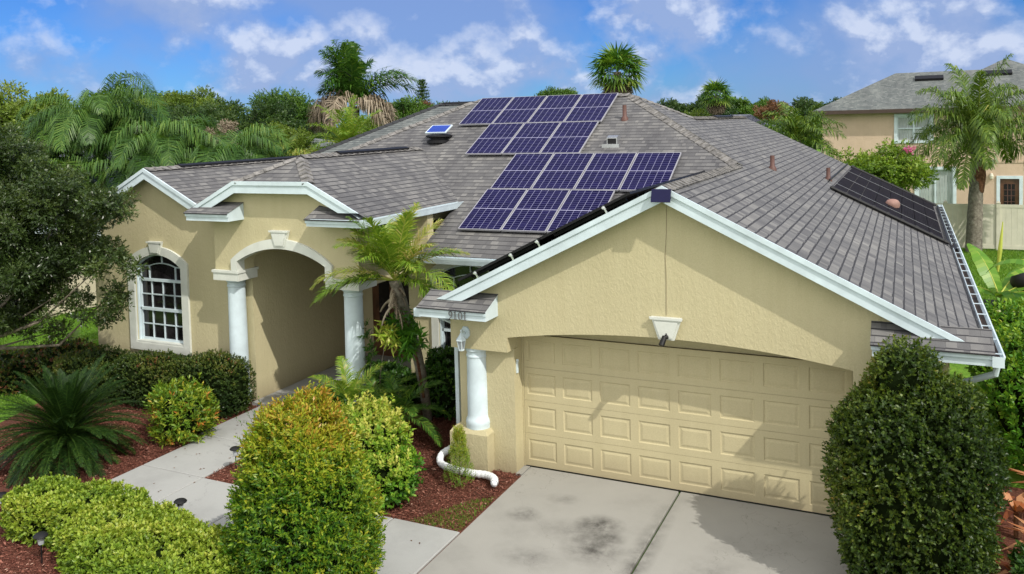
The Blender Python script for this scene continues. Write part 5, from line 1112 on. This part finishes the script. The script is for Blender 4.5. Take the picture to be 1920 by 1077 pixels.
palm('queen_palm', 'bright green feathery palm left of the peach house', (1.6,23.6,0), (1.62,23.6,4.55), even_fronds(22, 1.4, .0, 2.0, np.random.default_rng(92), droop=1.5, ll=.55, n=42, w=.050, vee=.3, plumose=.5, leafdroop=1.0, start=.15, tint=.45, rr=.02), 'frond_queen', tr=(.14,.11), seed=92)
# fan palms
def fan_palm(name, label, loc, top, rad, seed, n=38, skirt=24, tr=.22):
    r_ = np.random.default_rng(seed); t = empty(name, loc, label, 'palm'); loc = np.array(loc, float); top = np.array(top, float)
    mb = MB(); mb.tube([tuple(loc), tuple(loc*.5+top*.5), tuple(top)], [tr*1.1, tr*.85, tr], 10); mb.build('trunk', 'bark_grey', t, smooth=True)
    def fan(az, el, L_, fr, nm, mat, ti):
        d_ = np.array([math.cos(az)*math.cos(el), math.sin(az)*math.cos(el), math.sin(el)]); sdv = nrm(np.cross(d_, np.array([0,0,1.]))); up_ = np.cross(sdv, d_)
        hub = top+d_*L_+np.array([0,0,-.15*L_]); V = []; 
        for k in range(15):
            a = -1.8+3.6*k/14; dd_ = d_*math.cos(a)+sdv*math.sin(a)-up_*(.12+.15*r_.random()); wv = nrm(np.cross(dd_, up_))*fr*.062
            m_ = hub+dd_*fr*.55+r_.normal(size=3)*.02; e_ = m_+nrm(dd_+np.array([0,0,-.25-.9*r_.random()**2]))*fr*.55
            V.append([hub, hub, m_+wv, m_-wv]); V.append([m_-wv, m_+wv, e_+wv*.12, e_-wv*.12])
        pw_ = sdv*.025; V.append([top-pw_, top+pw_, hub+pw_, hub-pw_]); V = np.array(V)
        link(nm, quadmesh(nm, V, ti+r_.normal(size=len(V))*.12), mat, t)
    for i in range(n):
        f = i/(n-1); fan(i*2.39996+r_.uniform(-.2,.2), 1.45-1.9*f+r_.uniform(-.1,.1), rad*.52*r_.uniform(.85,1.1), rad*.62, 'frond', 'frond_green' if f < .8 else 'frond_queen', .55+.15*r_.normal())
    for i in range(skirt): fan(i*2.39996, -.95-.45*r_.random(), rad*.42, rad*.55, 'dead_frond', 'frond_dead', .35)
fan_palm('fan_palm', 'tall fan palm rising directly behind the main roof ridge', (-9.6,35,0), (-9.65,35,8.35), 1.75, 101)
fan_palm('fan_palm', 'distant fan palm above the tree line right of the main roof', (-9.0,60,0), (-9.0,60,7.4), 1.55, 102, n=30, skirt=40)
# royal palm with dead fronds
r_ = np.random.default_rng(111); S = []
for az, el, L_, dr, ti in ((.44,.90,3.4,1.6,.6),(.6,.80,3.1,1.5,.5),(.25,1.0,3.1,1.6,.5),(3.6,1.42,3.0,.9,.45),(3.3,1.32,2.9,1.0,.4),(3.9,1.30,2.8,1.2,.35),(2.0,1.45,2.9,.8,.45),(4.9,1.42,2.8,.9,.5),(4.3,1.35,2.7,1.0,.45),(3.6,1.22,2.3,1.7,.3),(2.9,1.25,2.3,1.6,.3),(5.4,1.3,2.4,1.4,.4),(3.6,1.52,2.9,.4,.5),(0,1.48,2.7,.8,.5),(4.5,1.15,2.0,2.0,.3),(3.4,1.1,1.9,2.2,.25),(1.2,1.3,2.4,1.3,.4)):
    S.append(dict(az=az, el=el, L=L_*.95, droop=dr, ll=.80, n=84, w=.055, vee=.35, plumose=.55, leafdroop=.8, start=.12, fwd=.6, tint=ti, rr=.03))
Dd = [dict(az=a_+r_.uniform(-.25,.25), el=r_.uniform(.35,.75), L=r_.uniform(2.2,2.8), droop=3.3, ll=.85, n=80, w=.05, vee=-.3, plumose=.6, leafdroop=2.2, start=.08, rr=.03, tint=r_.uniform(.35,.75), off=(0,0,.15)) for a_ in (.3,.5,.6,.2,.5,.1,3.4,3.6,3.7,3.2,3.9,3.6,5.0)]
palm('royal_palm', 'tall ragged palm with brown dead fronds hanging on both sides at centre left', (-14.6,16,0), (-14.75,16,6.35), S, 'frond_green', tr=(.30,.28), seed=111, dead=Dd)
palm('feather_palm', 'lower yellow green palm in front of the ragged palm behind the roof', (-12.7,13,0), (-12.75,13,4.75), even_fronds(22, 1.4, .1, 1.9, np.random.default_rng(112), droop=1.2, ll=.50, n=46, w=.032, vee=.35, plumose=.3, leafdroop=.6, start=.15, tint=.45, rr=.025), 'frond_lime', tr=(.12,.1), seed=112)
# areca clumps at left
def areca(label, loc, top, n, L_, seed, el1=.75, tint=.45, mat='frond_areca', spread=.8, droop=3.1):
    r_ = np.random.default_rng(seed); S = even_fronds(n, 1.2, el1, L_, r_, droop=droop, ll=.82, n=84, w=.027, vee=.2, plumose=.15, leafdroop=1.5, start=.12, fwd=.35, tint=tint, rr=.022)
    for s_ in S: s_['off'] = (r_.normal()*spread*.5, r_.normal()*spread*.4, r_.normal()*.35); s_['tint'] = tint+r_.normal()*.12
    palm('areca_palm', label, loc, top, S, mat, tr=(.16,.12), seed=seed)
areca('tall dark areca palm clump at left reaching above the neighbour roof', (-18.9,7.5,0), (-18.9,7.5,5.3), 50, 3.1, 121)
areca('areca palm clump drooping just left of the left gable peak', (-17.2,8,0), (-16.6,7.5,4.4), 36, 3.0, 122, tint=.5)
areca('areca palm with low drooping fronds left of the dark areca clump', (-20.8,6,0), (-19.6,5.6,4.1), 28, 2.7, 123, tint=.6)
areca('areca palm clump with long arching fronds right behind the left wing ridge', (-14.6,8.5,0), (-14.4,8.5,3.9), 38, 2.8, 124, tint=.45)
areca('areca palm behind the left wing ridge nearest the yellow bushes', (-13.6,10.5,0), (-13.7,10.5,4.0), 24, 1.7, 125, tint=.7, mat='frond_queen')
# background trees
BT = [
 ('tree', 'pale yellow green tree at the far left edge above the neighbour roof', (-44,22,0), [((-44,22,6.4),(3.2,2.4,1.9)),((-46.5,22,5.5),(2.8,2.4,2.2)),((-41.8,22,5.6),(2.0,2,1.6))], 'leaf_tree_yellow', 3200, .30, 70),
 ('tree', 'bushy light green tree behind the areca clumps left of the yellow bushes', (-44.5,35,0), [((-46.4,35,6.9),(2.4,2.4,1.7)),((-43.2,35,7.0),(2.2,2.2,1.5)),((-40.6,35,6.6),(2.4,2.4,1.6)),((-44,34,5.2),(5,2.5,2))], 'leaf_tree_yellow', 4200, .28, 90),
 ('tree', 'mid green tree between the far left tree and the areca clump', (-50,38,0), [((-50,38,6.3),(4,3,2.3)),((-55,38,6.8),(4,3,2.6))], 'leaf_tree_green', 2600, .34, 60),
 ('round_tree', 'neat round green tree with visible grey trunk left of the ragged palm', (-42.7,45,0), [((-42.7,45,6.4),(3.1,3.0,2.25)),((-42.7,45,5.2),(2.6,2.6,1.6))], 'leaf_tree_green', 4200, .26, 110),
 ('tree', 'green tree behind the ragged palm right of the round tree', (-30.8,45,0), [((-30.8,45,5.9),(2.6,2.2,1.9)),((-33.6,45,4.9),(2.2,2,1.7)),((-28.6,45,5.4),(2.0,2,1.5))], 'leaf_tree_green', 3200, .26, 70),
 ('tree', 'small rounded tree just above the roof left end near the slender conifer', (-27,46,0), [((-27,46,5.6),(2.0,2,1.5)),((-24.5,47,5.2),(1.6,1.6,1.3))], 'leaf_tree_green', 1800, .26, 50),
 ('rust_tree', 'reddish brown leafed tree below the slender conifer', (-36.5,58,0), [((-36.6,58,5.9),(1.35,1.3,1.7))], 'leaf_rust', 1100, .24, 40),
 ('tree', 'small green treetop peeking over the solar panels at the ridge', (-19.4,50,0), [((-19.4,50,7.2),(1.7,1.6,.95))], 'leaf_tree_green', 1400, .24, 50),
 ('yellow_bush', 'yellow green bush with feathery top behind the left ridge', (-17.2,14,0), [((-16.6,14,4.7),(1.1,1,.95)),((-18.2,14.3,4.9),(1.2,1,.9)),((-15.6,13.4,4.3),(.8,.8,.6))], 'leaf_tree_yellow', 3600, .12, 90),
 ('dry_bush', 'dry beige grass like bush left of the yellow green bush', (-19.2,13,0), [((-18.6,13,5.0),(.85,.7,.75))], 'frond_dead', 1300, .12, 40),
 ('tree', 'green tree filling the gap right behind the lower feather palm', (-22,30,0), [((-22.5,30,4.9),(1.6,1.5,1.2)),((-20.2,31,4.7),(1.4,1.4,1.1))], 'leaf_tree_yellow', 1600, .2, 50),
 ('tree', 'broad dark tree left of the distant fan palm', (-16,85,0), [((-19,85,5.7),(3.2,3,1.9)),((-14.6,85,6.0),(3.0,3,1.7))], 'leaf_tree_dark', 3000, .36, 70),
 ('tree', 'tall airy tree right of the distant fan palm', (-10,88,0), [((-12.6,88,6.9),(1.5,1.5,1.0)),((-9.8,88,5.6),(3,3,1.7))], 'leaf_tree_green', 2600, .36, 60),
 ('tree', 'dusky reddish tree above the small distant house', (-6.6,78,0), [((-6.6,78,5.6),(1.9,1.8,1.35))], 'leaf_rust', 1200, .28, 40),
 ('tree', 'dark green tree between the small distant house and the bright palm', (-3,86,0), [((-4.5,86,5.4),(3.6,3,1.7)),((1,88,5.6),(4.2,3,1.7))], 'leaf_tree_dark', 2800, .36, 60),
 ('tree', 'bright green tree just right of the roof hip below the sky', (-14,62,0), [((-14.5,62,4.9),(2.2,2,1.5)),((-11.5,62,4.6),(2.0,2,1.4))], 'leaf_tree_yellow', 1700, .3, 50),
 ('tree', 'leafy tree behind the palm left of the peach house', (-1.5,45,0), [((-1.5,45,3.6),(2.6,2,1.7))], 'leaf_tree_green', 1600, .28, 50),
 ('tree', 'green tree between the neighbour roof and the areca fronds', (-31,20,0), [((-31,20,5.2),(3.4,2.5,1.6)),((-27,20,5.3),(3,2.5,1.6)),((-23.5,20,5.2),(2.8,2.2,1.5))], 'leaf_tree_dark', 4200, .2, 110),
]
for i, (nm, lb, loc, bl, mt, n, ll, nc) in enumerate(BT):
    tree(nm, lb, loc, bl, mt, int(n*1.9), ll=ll*.66, lw=ll*.34, k=7, ls=ll*1.3, tr=.16, seed=200+i, nclump=nc, csize=.34, tint=.5)
# slender conifer
t = empty('conifer_tree', (-38.1,60,0), 'slender spire shaped conifer standing alone against the sky', 'tree'); r_ = np.random.default_rng(240)
mb = MB(); mb.tube([(-38.1,60,0),(-38.1,60,10.1)], [.16,.02], 8); mb.build('trunk', 'bark_grey', t); V = []; 
for lv in np.arange(6.4, 10.0, .34):
    rad = .25+(10.1-lv)*.27
    for k in range(7):
        a = k*.9+lv*3; b = np.array([-38.1,60,lv]); e_ = b+np.array([math.cos(a)*rad, math.sin(a)*rad, rad*.22]); m_ = 8
        for q in range(m_):
            p_ = b+(e_-b)*(q+.5)/m_; V.append(leaf_quads(np.array([p_]*2), nrm(r_.normal(size=(2,3))*.5+np.array([0,0,.7])), r_.normal(size=(2,3)), .34, .09))
V = np.concatenate(V); link('crown', quadmesh('crown', V, .4+r_.normal(size=len(V))*.15), 'leaf_tree_dark', t)
# continuous far wood
r_ = np.random.default_rng(250); n = 9000; X = r_.uniform(-330, 190, n); base = 4.3+1.1*np.sin(X*.11)+.7*np.sin(X*.31+1)+.5*np.sin(X*.83); yy = 135+r_.uniform(0, 14, n)
P = np.stack([X, yy, r_.uniform(0, 1, n)**.6*base+.3*r_.normal(size=n)], 1)
Q, idx, f = shoots(P, np.stack([r_.normal(size=n)*.5, -np.ones(n)*.5, np.ones(n)], 1), 5, .9, 1.25, .75, r=r_)
o = link('far_woods', quadmesh('far_woods', Q, .4+.15*np.sin(X*.4)[idx]+r_.normal(size=len(idx))*.14), 'leaf_tree_dark'); tag(o, 'distant line of dark green woods along the horizon', 'woods', kind='stuff')

# ================================================================== GROUND COVER
def inpoly(P, poly):
    x, y = P[:, 0], P[:, 1]; c = np.zeros(len(P), bool); j = len(poly)-1
    for i in range(len(poly)):
        xi, yi = poly[i]; xj, yj = poly[j]
        c ^= ((yi > y) != (yj > y)) & (x < (xj-xi)*(y-yi)/(yj-yi+1e-12)+xi); j = i
    return c
r_ = np.random.default_rng(260)
def chips(name, label, area, n, zones, seed, size=(.035,.010), mat='chip', zr=.03):
    r_ = np.random.default_rng(seed); P = np.stack([r_.uniform(area[0], area[1], n), r_.uniform(area[2], area[3], n)], 1); ok = np.zeros(n, bool)
    for z in zones: ok |= inpoly(P, z)
    P = P[ok]; n = len(P); P3 = np.c_[P, -.028+r_.random(n)*zr]; D = r_.normal(size=(n,3))*np.array([1,1,.22]); Nn = r_.normal(size=(n,3))*.45+np.array([0,0,1.])
    Q = leaf_quads(P3, D, Nn, size[0]*r_.uniform(.5,1.6,n), size[1]*r_.uniform(.6,1.7,n), .1)
    o = link(name, quadmesh(name, Q, r_.beta(2,2.6,n)+.25*(r_.random(n) < .02)), mat); tag(o, label, 'mulch', kind='stuff')
beds = [[(-4.58,-2.31),(.05,-2.31),(.05,-.3),(-.03,-.3),(-1.0,.3),(-1,2.3),(-3.3,1.0),(-4.3,.7),(-4.62,-.93)], [(-9,-3.9),(-5.97,-3.65),(-5.97,-.95),(-6.2,.7),(-9.5,.7),(-9.9,-2)], [(-7.2,-6.2),(-3.2,-6.2),(-3.3,-3.67),(-5.97,-3.67),(-7.2,-4.2)]]
chips('mulch_chips', 'reddish brown bark mulch chips covering the planting beds', (-9.9,.06,-6.2,2.4), 175000, beds, 261)
chips('bark_pieces', 'larger pale bark pieces and dry leaves scattered over the mulch', (-9.9,.06,-6.2,2.4), 5200, beds, 270, (.07,.026))
r_ = np.random.default_rng(271); n = 46; Pw = np.stack([r_.uniform(-6,-.1,n), r_.uniform(-3.6,-2.4,n), np.full(n,.006)], 1); Pw[:22,0] = r_.uniform(-5.9,-4.7,22); Pw[:22,1] = r_.uniform(-2.3,.5,22)
Q = leaf_quads(Pw, r_.normal(size=(n,3))*np.array([1,1,.1]), np.array([0,0,1.])+r_.normal(size=(n,3))*.15, .05, .022, .2); o = link('fallen_leaves', quadmesh('fallen_leaves', Q, r_.random(n)*.7), 'leaf_rust'); tag(o, 'few dry fallen leaves lying on the concrete walkway', 'leaves', kind='stuff')
def grass(name, label, zone, area, n, seed, h=.06, w_=.006, z=-.04):
    r_ = np.random.default_rng(seed); P = np.stack([r_.uniform(area[0], area[1], n), r_.uniform(area[2], area[3], n)], 1); P = P[inpoly(P, zone)]; n = len(P)
    Q = leaf_quads(np.c_[P, np.full(n, z)], r_.normal(size=(n,3))*.4+np.array([0,0,1.]), r_.normal(size=(n,3)), h*r_.uniform(.6,1.3,n), w_, .1)
    o = link(name, quadmesh(name, Q, .5+r_.normal(size=n)*.2), 'blade'); tag(o, label, 'grass', kind='stuff')
grass('lawn_grass', 'bright green lawn grass left of the window hedge', [(-20,-4),(-9.9,-3.2),(-11,-.8),(-13.3,.0),(-12,2.5),(-12,6),(-24,6)], (-24,-9.9,-4,6), 90000, 262, .09, .014)
grass('bed_grass', 'thin patch of grass at the mulch corner beside the driveway', [(-.75,-2.31),(.04,-2.31),(.04,-1.2),(-.3,-1.5)], (-.75,.05,-2.31,-1.2), 2600, 263, .05, .006, -.03)
grass('yard_grass', 'sunlit grass of the back yard in front of the tan fence', [(6.6,14),(14,14),(14,25.9),(3.5,25.9),(3.5,18)], (3.5,14,14,25.9), 60000, 264, .10, .02)
for o in bpy.data.objects:
    if o.type == 'MESH' and not o.data.materials: print('NO MAT', o.name)
